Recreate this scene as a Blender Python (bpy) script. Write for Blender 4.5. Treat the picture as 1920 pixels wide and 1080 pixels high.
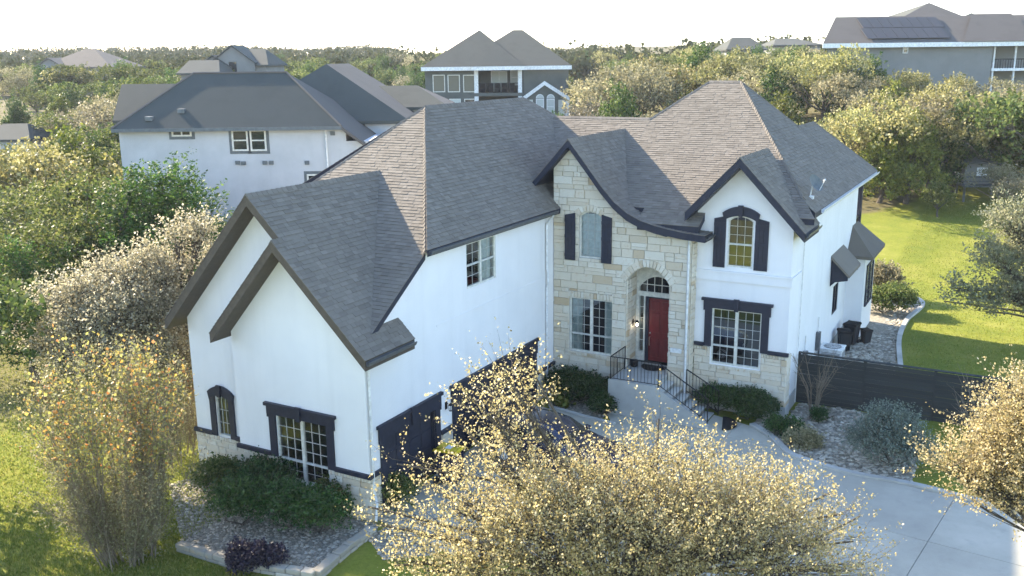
import bpy, math, random
import numpy as np
from mathutils import Vector, Matrix
from mathutils.geometry import tessellate_polygon
for o in list(bpy.data.objects): bpy.data.objects.remove(o)
scene = bpy.context.scene
col = scene.collection
R = math.radians
# ---------------------------------------------------------------- camera
CAM = np.array([15.574, -19.521, 12.35]); YAW, PITCH, ROLL, FPX = R(-29.157), R(-13.647), R(-0.689), 1765.44
fw = np.array([math.sin(YAW)*math.cos(PITCH), math.cos(YAW)*math.cos(PITCH), math.sin(PITCH)])
r0 = np.cross(fw, [0, 0, 1]); r0 /= np.linalg.norm(r0); u0 = np.cross(r0, fw)
rt = math.cos(ROLL)*r0 + math.sin(ROLL)*u0; up = -math.sin(ROLL)*r0 + math.cos(ROLL)*u0
FH = np.array([math.sin(YAW), math.cos(YAW), 0.0]); RH = np.array([FH[1], -FH[0], 0.0])
cd = bpy.data.cameras.new('camera'); cam = bpy.data.objects.new('camera', cd); col.objects.link(cam)
cd.sensor_width = 36; cd.lens = FPX*36/1920; cd.clip_start = .1; cd.clip_end = 6000
cam.matrix_world = Matrix(((rt[0], up[0], -fw[0], CAM[0]), (rt[1], up[1], -fw[1], CAM[1]), (rt[2], up[2], -fw[2], CAM[2]), (0, 0, 0, 1)))
scene.camera = cam
# ---------------------------------------------------------------- sky, sun, exposure
SUN = np.array([-1.86, 0.45, 1.0]); SUN /= np.linalg.norm(SUN)          # towards the sun
EL = math.asin(SUN[2]); AZ = math.atan2(SUN[0], SUN[1])
world = bpy.data.worlds.new('World'); scene.world = world; world.use_nodes = True
wn = world.node_tree; bg = wn.nodes['Background']; sky = wn.nodes.new('ShaderNodeTexSky')
sky.sky_type = 'NISHITA'; sky.sun_disc = False; sky.sun_elevation = EL; sky.sun_rotation = AZ
sky.air_density = 1.0; sky.dust_density = .7; sky.ozone_density = 2.2; sky.altitude = 200
wn.links.new(sky.outputs[0], bg.inputs[0]); bg.inputs[1].default_value = 0.15
sl = bpy.data.lights.new('sun', 'SUN'); so = bpy.data.objects.new('sun', sl); col.objects.link(so)
sl.energy = 5.0; sl.angle = R(.53); sl.color = (1, .86, .65)
so.rotation_euler = Vector(-SUN).to_track_quat('-Z', 'Y').to_euler(); so.location = (-30, 5, 40)
scene.view_settings.view_transform = 'Standard'; scene.view_settings.look = 'None'; scene.view_settings.gamma = 1
scene.view_settings.exposure = 2.1
scene.render.engine = 'CYCLES'
try:
    scene.cycles.max_bounces = 6; scene.cycles.transparent_max_bounces = 8
    scene.cycles.volume_bounces = 0
except Exception: pass
# ---------------------------------------------------------------- pixel -> place helpers
def ray(u, v):
    d = (u-960)/FPX*rt + (540-v)/FPX*up + fw
    return d/np.linalg.norm(d)
def on(axis, val, u, v):
    d = ray(u, v); i = 'xyz'.index(axis); return CAM + (val-CAM[i])/d[i]*d
def onpl(n, k, u, v):
    n = np.asarray(n, float); d = ray(u, v); return CAM + (k-n@CAM)/(n@d)*d
def at(u, v, D):
    d = ray(u, v); return CAM + D/(d@FH)*d
def T(x, y):
    """ground height"""
    b = -.45 + .02*min(max(x, -15), 25) + .022*min(max(y, -40), 16)
    q = np.array([x-CAM[0], y-CAM[1]]); d = q@FH[:2]; l = q@RH[:2]
    def ss(a, c, t): t = min(max((t-a)/(c-a), 0), 1); return t*t*(3-2*t)
    rise = .07*max(0, min(d, 110)-45) + .026*max(0, min(d, 560)-110)
    b += rise*ss(40, 60, d) if d < 60 else rise
    b += 3.0*ss(12, 34, l)*ss(62, 90, d) - .5*ss(30, 70, d)*ss(-8, -22, l)*ss(200, 100, d)
    return b
def gp(u, v, dz=0):
    d = ray(u, v); t = 5.0
    for _ in range(60):
        p = CAM + t*d; h = p[2]-T(p[0], p[1])-dz
        if abs(h) < 1e-3: break
        t += min(h/max(-d[2], .02), 40)*.9
    return CAM + t*d
def proj(p):
    d = np.asarray(p, float)-CAM; z = d@fw; return 960+FPX*(d@rt)/z, 540-FPX*(d@up)/z
# ---------------------------------------------------------------- mesh helpers
class MB:
    def __init__(s): s.v = []; s.f = []
    def add(s, v, f):
        n = len(s.v); s.v += [tuple(map(float, q)) for q in v]; s.f += [tuple(i+n for i in q) for q in f]; return s
    def box(s, a, b):
        (x0, y0, z0), (x1, y1, z1) = a, b
        return s.add([(x0,y0,z0),(x1,y0,z0),(x1,y1,z0),(x0,y1,z0),(x0,y0,z1),(x1,y0,z1),(x1,y1,z1),(x0,y1,z1)],
              [(0,3,2,1),(4,5,6,7),(0,1,5,4),(1,2,6,5),(2,3,7,6),(3,0,4,7)])
    def obox(s, o, ux, uy, uz):
        o, ux, uy, uz = (np.asarray(q, float) for q in (o, ux, uy, uz))
        c = [o, o+ux, o+ux+uy, o+uy, o+uz, o+ux+uz, o+ux+uy+uz, o+uy+uz]
        f = [(0,3,2,1),(4,5,6,7),(0,1,5,4),(1,2,6,5),(2,3,7,6),(3,0,4,7)]
        if np.cross(ux, uy)@uz < 0: f = [q[::-1] for q in f]
        return s.add(c, f)
    def bevbox(s, a, b, r=.02):
        a = np.array(a, float); b = np.array(b, float); n = len(s.v)
        import itertools
        import bmesh
        bm = bmesh.new(); bmesh.ops.create_cube(bm, size=1)
        for v in bm.verts: v.co = Vector((a+b)/2) + Vector([v.co[i]*(b-a)[i] for i in range(3)])
        bmesh.ops.bevel(bm, geom=bm.edges[:], offset=r, segments=2, affect='EDGES', profile=.5)
        bm.verts.index_update()
        s.add([v.co for v in bm.verts], [[v.index for v in f.verts] for f in bm.faces]); bm.free(); return s
    def tube(s, pts, rad, n=6, cap=True):
        pts = [np.asarray(p, float) for p in pts]; m = len(pts)
        if not hasattr(rad, '__len__'): rad = [rad]*m
        base = len(s.v); prev = None
        for i, p in enumerate(pts):
            t = pts[min(i+1, m-1)]-pts[max(i-1, 0)]; t = t/(np.linalg.norm(t)+1e-9)
            a = np.cross(t, [0, 0, 1] if abs(t[2]) < .9 else [1, 0, 0]) if prev is None else prev-(prev@t)*t
            a /= np.linalg.norm(a)+1e-9; prev = a; b = np.cross(t, a)
            for k in range(n):
                th = 2*math.pi*k/n; s.v.append(tuple(p+rad[i]*(math.cos(th)*a+math.sin(th)*b)))
        for i in range(m-1):
            for k in range(n):
                k2 = (k+1) % n; A = base+i*n
                s.f.append((A+k, A+k2, A+n+k2, A+n+k))
        if cap:
            s.f.append(tuple(base+k for k in range(n))[::-1]); s.f.append(tuple(base+(m-1)*n+k for k in range(n)))
        return s
    def prism(s, poly, ext):
        """poly: planar 3d polygon, ext: extrusion vector"""
        poly = [np.asarray(p, float) for p in poly]; ext = np.asarray(ext, float); n = len(poly)
        tri = tessellate_polygon([[Vector(p) for p in poly]])
        v = poly+[p+ext for p in poly]
        nn = sum((np.cross(poly[i]-poly[0], poly[(i+1) % n]-poly[0]) for i in range(n)), np.zeros(3))
        flip = nn@ext > 0
        f = []
        for t in tri:
            a, b, c = t; q = np.cross(poly[b]-poly[a], poly[c]-poly[a])
            if (q@ext) > 0: a, b = b, a
            f.append((a, b, c)); f.append((b+n, a+n, c+n))
        for i in range(n):
            j = (i+1) % n; f.append((i, j, j+n, i+n) if flip else (j, i, i+n, j+n))
        return s.add(v, f)
    def lathe(s, o, prof, n=16):
        b = len(s.v); o = np.asarray(o, float)
        for r_, z in prof:
            for k in range(n):
                t = 2*math.pi*k/n; s.v.append((o[0]+r_*math.cos(t), o[1]+r_*math.sin(t), o[2]+z))
        for i in range(len(prof)-1):
            for k in range(n):
                k2 = (k+1) % n; s.f.append((b+i*n+k, b+i*n+k2, b+(i+1)*n+k2, b+(i+1)*n+k))
        s.f.append(tuple(b+k for k in range(n))[::-1]); s.f.append(tuple(b+(len(prof)-1)*n+k for k in range(n)))
        return s
def mesh(name, v, f, mat, smooth=False):
    me = bpy.data.meshes.new(name)
    if isinstance(v, np.ndarray):
        k = f.shape[1]; me.vertices.add(len(v)); me.vertices.foreach_set('co', v.astype(np.float32).ravel())
        me.loops.add(f.size); me.loops.foreach_set('vertex_index', f.astype(np.int32).ravel())
        me.polygons.add(len(f)); me.polygons.foreach_set('loop_start', np.arange(0, f.size, k, dtype=np.int32))
        me.update(calc_edges=True)
    else:
        me.from_pydata(v, [], f); me.update()
    if mat: me.materials.append(mat)
    if smooth: me.polygons.foreach_set('use_smooth', [True]*len(me.polygons))
    return me
def ob(name, mb, mat, parent=None, smooth=False, kind=None):
    me = mb if isinstance(mb, bpy.types.Mesh) else mesh(name, mb.v, mb.f, mat, smooth)
    o = bpy.data.objects.new(name, me); col.objects.link(o); o.parent = parent
    if kind: o['kind'] = kind
    return o
def tag(o, label, cat, group=None):
    o['label'] = label; o['category'] = cat
    if group: o['group'] = group
    return o
def thing(name, label, cat, loc=(0, 0, 0), rz=0, group=None):
    o = bpy.data.objects.new(name, None); col.objects.link(o); o.location = [float(q) for q in loc]; o.rotation_euler = (0, 0, rz)
    o.empty_display_size = .3
    return tag(o, label, cat, group)
def struct(name, mb, mat, parent=None, smooth=False): return ob(name, mb, mat, parent, smooth, 'structure')
# ---------------------------------------------------------------- materials
def M(name, c, rough=.7, metal=0, spec=.4):
    m = bpy.data.materials.new(name); m.use_nodes = True; b = m.node_tree.nodes['Principled BSDF']
    b.inputs['Base Color'].default_value = (*c, 1); b.inputs['Roughness'].default_value = rough; b.inputs['Metallic'].default_value = metal
    b.inputs['Specular IOR Level'].default_value = spec
    return m
def N(m, t, **kw):
    n = m.node_tree.nodes.new('ShaderNode'+t)
    for k, v in kw.items(): setattr(n, k, v)
    return n
def L(m, a, b): m.node_tree.links.new(a, b)
def ramp(m, stops, fac):
    n = N(m, 'ValToRGB'); e = n.color_ramp.elements
    while len(e) < len(stops): e.new(.5)
    for el, (p, c) in zip(e, stops): el.position = p; el.color = (*c, 1)
    L(m, fac, n.inputs[0]); return n.outputs[0]
def coords(m, world_=True):
    return N(m, 'NewGeometry').outputs['Position'] if world_ else N(m, 'TexCoord').outputs['Object']
def noise(m, scale, detail=4, rough=.6, vec=None, sc=None):
    n = N(m, 'TexNoise'); n.inputs['Scale'].default_value = scale; n.inputs['Detail'].default_value = detail; n.inputs['Roughness'].default_value = rough
    if vec is None: vec = coords(m)
    if sc:
        mp = N(m, 'Mapping'); mp.inputs['Scale'].default_value = sc; L(m, vec, mp.inputs[0]); vec = mp.outputs[0]
    L(m, vec, n.inputs['Vector']); return n.outputs['Fac']
def mixc(m, fac, a, b, mode='MIX'):
    n = N(m, 'Mix', data_type='RGBA', blend_type=mode)
    for i, q in ((0, fac), (6, a), (7, b)):
        if isinstance(q, (int, float)): n.inputs[i].default_value = q
        elif isinstance(q, tuple): n.inputs[i].default_value = (*q, 1)
        else: L(m, q, n.inputs[i])
    return n.outputs[2]
def math_(m, op, a, b=0.0, clamp=False):
    n = N(m, 'Math', operation=op, use_clamp=clamp)
    for i, q in ((0, a), (1, b)):
        if isinstance(q, (int, float)): n.inputs[i].default_value = q
        else: L(m, q, n.inputs[i])
    return n.outputs[0]
def rnd(m):
    """random value per loose piece, also different per object"""
    return math_(m, 'FRACT', math_(m, 'ADD', N(m, 'NewGeometry').outputs['Random Per Island'], N(m, 'ObjectInfo').outputs['Random']))
def setc(m, s): L(m, s, m.node_tree.nodes['Principled BSDF'].inputs['Base Color'])
def bump(m, h, st=.3, dist=.02):
    n = N(m, 'Bump'); n.inputs['Strength'].default_value = st; n.inputs['Distance'].default_value = dist; L(m, h, n.inputs['Height'])
    L(m, n.outputs[0], m.node_tree.nodes['Principled BSDF'].inputs['Normal'])
MT = {}
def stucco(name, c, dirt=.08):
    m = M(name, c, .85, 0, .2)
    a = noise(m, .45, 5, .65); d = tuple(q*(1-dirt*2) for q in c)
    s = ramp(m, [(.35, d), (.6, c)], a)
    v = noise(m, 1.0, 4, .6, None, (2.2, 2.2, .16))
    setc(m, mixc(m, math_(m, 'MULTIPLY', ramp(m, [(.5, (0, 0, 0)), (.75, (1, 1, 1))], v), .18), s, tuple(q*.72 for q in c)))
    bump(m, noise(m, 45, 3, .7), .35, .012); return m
MT['stucco'] = stucco('white_stucco', (.80, .785, .775), .03)
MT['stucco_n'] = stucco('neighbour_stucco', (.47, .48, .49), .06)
MT['grey_stucco'] = stucco('grey_green_stucco', (.13, .135, .12), .1)
MT['tan_stucco'] = stucco('grey_tan_stucco', (.23, .225, .21), .06)
MT['cream'] = stucco('cream_concrete', (.66, .60, .50), .1)
MT['found'] = stucco('foundation_concrete', (.42, .42, .40), .15)
def trim(name, c, r_=.55):
    m = M(name, c, r_, 0, .35); setc(m, ramp(m, [(.3, tuple(q*.75 for q in c)), (.7, tuple(min(1, q*1.25) for q in c))], noise(m, 6, 5, .7))); return m
MT['trim'] = trim('dark_navy_trim', (.017, .020, .036))
MT['fascia'] = trim('warm_lit_fascia', (.075, .060, .046), .6)  # same navy trim, warm bounced sunlight put into its colour
MT['white'] = trim('white_vinyl', (.72, .72, .70), .4)
MT['almond'] = trim('almond_vinyl', (.62, .60, .53), .45)
MT['grille'] = trim('pale_window_grille', (.52, .52, .48), .5)
MT['gutter'] = trim('painted_gutter', (.66, .66, .65), .4)
MT['gutter_d'] = trim('dark_gutter', (.10, .105, .11), .35)
MT['ntrim'] = trim('grey_green_trim', (.11, .125, .13), .6)
def shingle(name, dark, mid, lite):
    m = M(name, mid, .95, 0, .15)
    s = ramp(m, [(0, dark), (.35, mid), (.7, mid), (1, lite)], rnd(m))
    s = mixc(m, math_(m, 'MULTIPLY', noise(m, .5, 4, .6), .5), s, tuple(q*.72 for q in mid))
    s = mixc(m, .35, s, ramp(m, [(.3, dark), (.75, lite)], noise(m, 60, 3, .8)))
    v = ramp(m, [(.5, (0, 0, 0)), (.72, (1, 1, 1))], noise(m, 1.0, 4, .6, None, (.7, .7, .18)))
    setc(m, mixc(m, math_(m, 'MULTIPLY', v, .22), s, tuple(q*.6 for q in dark)))
    bump(m, noise(m, 120, 2, .8), .4, .006); return m
MT['shingle'] = shingle('weathered_shingle', (.132, .115, .095), (.19, .167, .139), (.25, .221, .186))
MT['shingle_far'] = shingle('grey_far_shingle', (.056, .060, .054), (.080, .085, .077), (.104, .108, .098))  # grey roofs, toned down for faces turned away from the sun
MT['shingle_brown_and_lit'] = shingle('brown_and_sunlit_far_shingle', (.10, .09, .08), (.135, .12, .107), (.16, .145, .13))  # brown roofs; also paints sunlight onto single faces of grey roofs
def stone(name, stops):
    m = M(name, (.6, .55, .45), .9, 0, .2)
    r_ = rnd(m); s = ramp(m, stops, r_)
    blot = ramp(m, [(.54, (0, 0, 0)), (.70, (1, 1, 1))], noise(m, 5.5, 6, .7))
    s = mixc(m, math_(m, 'MULTIPLY', blot, .55), s, (.50, .33, .16))
    s = mixc(m, math_(m, 'MULTIPLY', noise(m, 25, 4, .7), .3), s, (.42, .38, .32))
    setc(m, s); bump(m, noise(m, 18, 5, .75), .6, .02); return m
MT['stone'] = stone('limestone', [(0, (.65, .585, .465)), (.3, (.71, .66, .555)), (.55, (.63, .555, .43)), (.84, (.69, .605, .475)), (.90, (.58, .49, .36)), (.955, (.52, .39, .24)), (1, (.58, .50, .38))])
MT['mortar'] = stucco('pale_mortar', (.56, .53, .47), .1)
MT['mortar_d'] = stucco('step_concrete', (.27, .265, .25), .12)
MT['rubble'] = stone('pale_rubble', [(0, (.34, .31, .26)), (.5, (.25, .23, .19)), (1, (.40, .37, .31))])
def gravel(name, a, b):
    m = M(name, a, .9, 0, .2); setc(m, ramp(m, [(0, a), (1, b)], rnd(m))); return m
MT['pebble'] = gravel('river_pebble', (.18, .16, .125), (.50, .455, .375))
def glassm(name, tint=(.9, .95, .95), refl=.12):
    m = bpy.data.materials.new(name); m.use_nodes = True; nt = m.node_tree; nt.nodes.clear()
    o = N(m, 'OutputMaterial'); t = N(m, 'BsdfTransparent'); g = N(m, 'BsdfGlossy'); x = N(m, 'MixShader'); fr = N(m, 'Fresnel')
    t.inputs[0].default_value = (*tint, 1); g.inputs[0].default_value = (.9, .95, 1, 1); g.inputs['Roughness'].default_value = .02; fr.inputs[0].default_value = 1.5
    L(m, math_(m, 'ADD', fr.outputs[0], refl, True), x.inputs[0]); L(m, t.outputs[0], x.inputs[1]); L(m, g.outputs[0], x.inputs[2]); L(m, x.outputs[0], o.inputs[0])
    return m
MT['glass'] = glassm('window_glass')
MT['room'] = M('dim_room', (.022, .023, .026), .9)
MT['curtain'] = trim('pale_curtain', (.45, .50, .48), .9)
MT['blind'] = trim('tan_blind', (.36, .33, .25), .8)
MT['wood_red'] = M('red_door_paint', (.14, .012, .016), .35)
setc(MT['wood_red'], ramp(MT['wood_red'], [(.3, (.10, .008, .012)), (.7, (.19, .02, .024))], noise(MT['wood_red'], 7, 5, .6, None, (1, 1, .25))))
MT['iron'] = M('black_iron', (.012, .012, .014), .45, .3)
MT['brass'] = M('satin_nickel', (.6, .58, .52), .3, 1)
MT['mat'] = M('black_mat', (.008, .008, .009), .95)
MT['bulb'] = M('lit_bulb', (1, .95, .8), .4)
_b = MT['bulb'].node_tree.nodes['Principled BSDF']; _b.inputs['Emission Color'].default_value = (1, .88, .66, 1); _b.inputs['Emission Strength'].default_value = 12
def concrete():
    m = M('driveway_concrete', (.36, .36, .35), .9, 0, .2)
    s = ramp(m, [(.3, (.34, .32, .26)), (.7, (.47, .44, .36))], noise(m, .55, 6, .65))
    s = mixc(m, math_(m, 'MULTIPLY', ramp(m, [(.55, (0, 0, 0)), (.75, (1, 1, 1))], noise(m, 1.7, 5, .7)), .35), s, (.2, .2, .19))
    s = mixc(m, math_(m, 'MULTIPLY', math_(m, 'SUBTRACT', rnd(m), .5), .5), s, (.27, .26, .235)); setc(m, s); bump(m, noise(m, 70, 3, .7), .2, .005); return m
MT['concrete'] = concrete()
MT['kerb'] = stucco('kerb_concrete', (.50, .49, .45), .15)
def fencem():
    m = M('stained_fence_board', (.018, .022, .023), .75, 0, .25)
    s = ramp(m, [(0, (.016, .021, .022)), (1, (.032, .037, .038))], rnd(m))
    setc(m, mixc(m, math_(m, 'MULTIPLY', noise(m, 6, 5, .7, None, (.5, .5, 6)), .6), s, (.05, .052, .048))); return m
MT['fence'] = fencem()
def leaf(name, stops, trans=.35, gloss=.35, rough=.45, hv=.028, vv=.5):
    m = bpy.data.materials.new(name); m.use_nodes = True; nt = m.node_tree
    b = nt.nodes['Principled BSDF']; out = nt.nodes['Material Output']
    c = ramp(m, stops, N(m, 'NewGeometry').outputs['Random Per Island'])
    h = N(m, 'HueSaturation'); L(m, c, h.inputs['Color'])
    oi = N(m, 'ObjectInfo').outputs['Random']
    L(m, math_(m, 'ADD', math_(m, 'MULTIPLY', oi, hv), .5-hv/2), h.inputs['Hue'])
    L(m, math_(m, 'ADD', math_(m, 'MULTIPLY', math_(m, 'FRACT', math_(m, 'MULTIPLY', oi, 7.3)), vv), 1-vv/2), h.inputs['Value'])
    L(m, h.outputs[0], b.inputs['Base Color']); b.inputs['Roughness'].default_value = rough; b.inputs['Specular IOR Level'].default_value = gloss
    t = N(m, 'BsdfTranslucent'); L(m, h.outputs[0], t.inputs[0]); x = N(m, 'MixShader'); x.inputs[0].default_value = trans
    L(m, b.outputs[0], x.inputs[1]); L(m, t.outputs[0], x.inputs[2]); L(m, x.outputs[0], out.inputs[0]); return m
MT['lf_gold2'] = leaf('woodland_gold_leaf', [(0, (.13, .13, .04)), (.4, (.23, .218, .075)), (.8, (.34, .315, .125)), (1, (.46, .42, .23))], .45, .3, .55, .03)
MT['lf_gold'] = leaf('golden_oak_leaf', [(0, (.26, .215, .09)), (.35, (.41, .335, .15)), (.7, (.53, .445, .22)), (1, (.64, .56, .37))], .6, .55, .45, .008, .06)
MT['lf_pale'] = leaf('pale_oak_leaf', [(0, (.22, .20, .115)), (.4, (.33, .30, .185)), (.8, (.42, .385, .26)), (1, (.50, .46, .34))], .5, .5, .45, .015)
MT['lf_pale2'] = leaf('thin_oak_leaf', [(0, (.11, .105, .055)), (.5, (.19, .175, .10)), (1, (.30, .27, .18))], .4, .4, .5)
MT['lf_pale3'] = leaf('soft_green_oak_leaf', [(0, (.16, .17, .085)), (.5, (.26, .26, .14)), (1, (.40, .385, .25))], .5, .4, .5, .01, .1)
MT['lf_olive'] = leaf('olive_oak_leaf', [(0, (.048, .075, .018)), (.5, (.105, .138, .036)), (1, (.215, .225, .07))], .4, .2, .6)
MT['lf_far'] = leaf('far_woodland_leaf', [(0, (.045, .055, .022)), (.5, (.08, .092, .036)), (1, (.13, .13, .06))], .12, .0, 1.0)
MT['lf_tan'] = leaf('tan_oak_leaf', [(0, (.15, .14, .07)), (.5, (.25, .23, .125)), (1, (.38, .345, .215))], .45, .2, .6)
MT['lf_jun'] = leaf('juniper_leaf', [(0, (.022, .052, .011)), (.5, (.052, .105, .02)), (1, (.125, .18, .035))], .35, .3, .6)
MT['lf_yel'] = leaf('yellow_green_leaf', [(0, (.06, .085, .012)), (.5, (.13, .155, .022)), (1, (.24, .23, .04))], .4, .4, .5)
MT['lf_shrub'] = leaf('dark_shrub_leaf', [(0, (.010, .032, .006)), (.5, (.026, .070, .012)), (1, (.06, .12, .022))], .25, .4, .5)
MT['lf_sage'] = leaf('silver_sage_leaf', [(0, (.10, .135, .10)), (.5, (.17, .21, .165)), (1, (.28, .32, .26))], .2, .3, .6)
MT['lf_autumn'] = leaf('orange_autumn_leaf', [(0, (.16, .16, .05)), (.4, (.28, .27, .085)), (.68, (.40, .34, .09)), (.84, (.46, .27, .06)), (.94, (.44, .15, .05)), (1, (.42, .36, .18))], .45, .4, .5)
MT['lf_seed'] = leaf('dry_seed_twig', [(0, (.16, .155, .075)), (.6, (.27, .26, .13)), (1, (.38, .36, .21))], .45, .3, .6)
MT['lf_plum'] = leaf('dark_plum_leaf', [(0, (.012, .010, .022)), (1, (.035, .025, .05))], .15, .4, .5)
MT['lf_grass'] = leaf('lawn_blade', [(0, (.10, .14, .02)), (.5, (.17, .19, .03)), (1, (.32, .28, .08))], .4, .2, .6)
def bark(name, a, b):
    m = M(name, a, .95, 0, .1); setc(m, ramp(m, [(.35, a), (.65, b)], noise(m, 6, 5, .7, None, (3, 3, .6)))); bump(m, noise(m, 14, 4, .7, None, (3, 3, .6)), .6, .03); return m
MT['bark'] = bark('grey_brown_bark', (.06, .05, .04), (.14, .12, .10))
MT['bark_pale'] = bark('pale_smooth_bark', (.14, .11, .08), (.24, .2, .15))
# ---------------------------------------------------------------- terrain
def lawnness(x, y):
    q = np.array([x-CAM[0], y-CAM[1]]); d = q@FH[:2]; l = q@RH[:2]
    wob = 1.6*math.sin(x*.31+1)+1.3*math.sin(y*.27+x*.11)
    if l > 6: return 1.0 if d+wob < 67+.1*(l-20) else 0.0
    return 1.0 if (d+wob < 44 and l > -19+.12*(d-20)*0-wob*.3) else .25 if d < 52 else 0.0
def axis_grid(lo, hi, c0, c1, fine, g=1.18):
    a = list(np.arange(c0, c1+1e-6, fine)); s = fine
    while a[-1] < hi: s *= g; a.append(a[-1]+s)
    s = fine
    while a[0] > lo: s *= g; a.insert(0, a[0]-s)
    return a
gx = axis_grid(-1500, 900, -30, 34, .8); gy = axis_grid(-260, 1700, -26, 62, .8)
tv = np.array([(x, y, T(x, y)) for y in gy for x in gx]); nx, ny = len(gx), len(gy)
ii = np.arange((ny-1)*(nx-1)); ii = (ii//(nx-1))*nx + ii % (nx-1)
tf = np.stack([ii, ii+1, ii+nx+1, ii+nx], 1)
def groundm():
    m = M('lawn_and_scrub_ground', (.1, .13, .03), 1, 0, .1)
    at_ = N(m, 'Attribute', attribute_name='lawn').outputs['Fac']
    n1 = noise(m, .35, 6, .65); n2 = noise(m, 9, 5, .75); n3 = noise(m, 1.6, 5, .7)
    g = ramp(m, [(.25, (.09, .135, .018)), (.5, (.20, .21, .03)), (.75, (.36, .32, .085))], n1)
    g = mixc(m, .45, g, ramp(m, [(.3, (.045, .075, .01)), (.7, (.22, .23, .04))], n2))
    g = mixc(m, math_(m, 'MULTIPLY', ramp(m, [(.58, (0, 0, 0)), (.7, (1, 1, 1))], n3), .35), g, (.22, .18, .07))
    w = ramp(m, [(.3, (.06, .055, .025)), (.55, (.13, .11, .055)), (.75, (.22, .19, .12))], noise(m, .22, 6, .7))
    w = mixc(m, .4, w, ramp(m, [(.3, (.04, .05, .015)), (.7, (.2, .17, .09))], n2))
    setc(m, mixc(m, at_, w, g)); bump(m, n2, .5, .05); return m
gm = mesh('ground', tv, tf, groundm(), True)
la = gm.attributes.new('lawn', 'FLOAT', 'POINT'); la.data.foreach_set('value', [lawnness(x, y) for y in gy for x in gx])
ground = ob('ground', gm, None); ground['kind'] = 'structure'
# ---------------------------------------------------------------- 2d clipping
def clip(poly, a, b, c):
    """keep a*x+b*y<=c"""
    out = []
    for i in range(len(poly)):
        p, q = poly[i], poly[(i+1) % len(poly)]; dp = a*p[0]+b*p[1]-c; dq = a*q[0]+b*q[1]-c
        if dp <= 0: out.append(p)
        if dp*dq < 0: t = dp/(dp-dq); out.append((p[0]+t*(q[0]-p[0]), p[1]+t*(q[1]-p[1])))
    return out
def area(p): return .5*sum(p[i][0]*p[(i+1) % len(p)][1]-p[(i+1) % len(p)][0]*p[i][1] for i in range(len(p)))
def halfplanes(poly):
    if area(poly) < 0: poly = poly[::-1]
    hp = []
    for i in range(len(poly)):
        p, q = poly[i], poly[(i+1) % len(poly)]; nx_, ny_ = q[1]-p[1], -(q[0]-p[0]); hp.append((nx_, ny_, nx_*p[0]+ny_*p[1]))
    return hp
# ---------------------------------------------------------------- driveway
def g2(u, v): p = gp(u, v); return (p[0], p[1])
edge = [g2(*q) for q in [(1030, 768), (1090, 785), (1150, 800), (1230, 822), (1330, 838)]]
walk = [g2(*q) for q in [(1405, 800), (1440, 822), (1470, 850), (1500, 866), (1590, 892), (1700, 913), (1800, 938), (1935, 972)]]
dr = [(.02, .15)] + [(.02, edge[0][1]+.1)] + edge[:3] + [(2.92, 10.08), (6.46, 10.08), (6.46, 11.45)] + walk
k = walk[-1]; dr += [(k[0]+9, k[1]+1.2), (k[0]+9, -3.5), (17, -2.0), (12, 1.0), (6.5, .2), (3.0, -.6)]
drive = struct('driveway', MB().prism([(x, y, T(x, y)-.06) for x, y in dr], (0, 0, .075)), MT['found'])
DA = R(-8); ca, sa = math.cos(DA), math.sin(DA)
def cells():
    us = [p[0]*ca+p[1]*sa for p in dr]; vs = [-p[0]*sa+p[1]*ca for p in dr]; u = min(us); S = 3.65
    while u < max(us):
        v = min(vs)
        while v < max(vs):
            p = list(dr); g = .009
            for a, b, c in ((-ca, -sa, -(u+g)), (ca, sa, u+S-g), (sa, -ca, -(v+g)), (-sa, ca, v+S-g)):
                if p: p = clip(p, a, b, c)
            if len(p) > 2 and abs(area(p)) > .15: yield p
            v += S
        u += S
for p in cells():
    struct('concrete_slab', MB().prism([(x, y, T(x, y)+.018) for x, y in p], (0, 0, .022)), MT['concrete'], drive)
def ribbon(pts, w, h, z0=-.05):
    """solid strip along a ground polyline"""
    mb = MB(); n = len(pts); Lp, Rp = [], []
    for i, p in enumerate(pts):
        a = np.array(pts[max(i-1, 0)]); b = np.array(pts[min(i+1, n-1)]); t = (b-a)/np.linalg.norm(b-a); nn = np.array([-t[1], t[0]])
        Lp.append(np.array(p)+nn*w/2); Rp.append(np.array(p)-nn*w/2)
    v = []
    for a, b in zip(Lp, Rp):
        za, zb = T(*a), T(*b); v += [(a[0], a[1], za+z0), (a[0], a[1], za+h), (b[0], b[1], zb+h), (b[0], b[1], zb+z0)]
    f = []
    for i in range(n-1):
        A = i*4
        for k in range(4): f.append((A+k, A+4+k, A+4+(k+1) % 4, A+(k+1) % 4))
    f += [(0, 1, 2, 3), (4*n-1, 4*n-2, 4*n-3, 4*n-4)]
    return mb.add(v, f)
def smooth_line(pts, k=6):
    out = []
    for i in range(len(pts)-1):
        p0, p1, p2, p3 = (np.array(pts[min(max(j, 0), len(pts)-1)], float) for j in (i-1, i, i+1, i+2))
        for s in range(k):
            t = s/k; out.append(tuple(.5*(2*p1+(p2-p0)*t+(2*p0-5*p1+4*p2-p3)*t*t+(3*p1-p0-3*p2+p3)*t**3)))
    out.append(tuple(pts[-1])); return out
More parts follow.
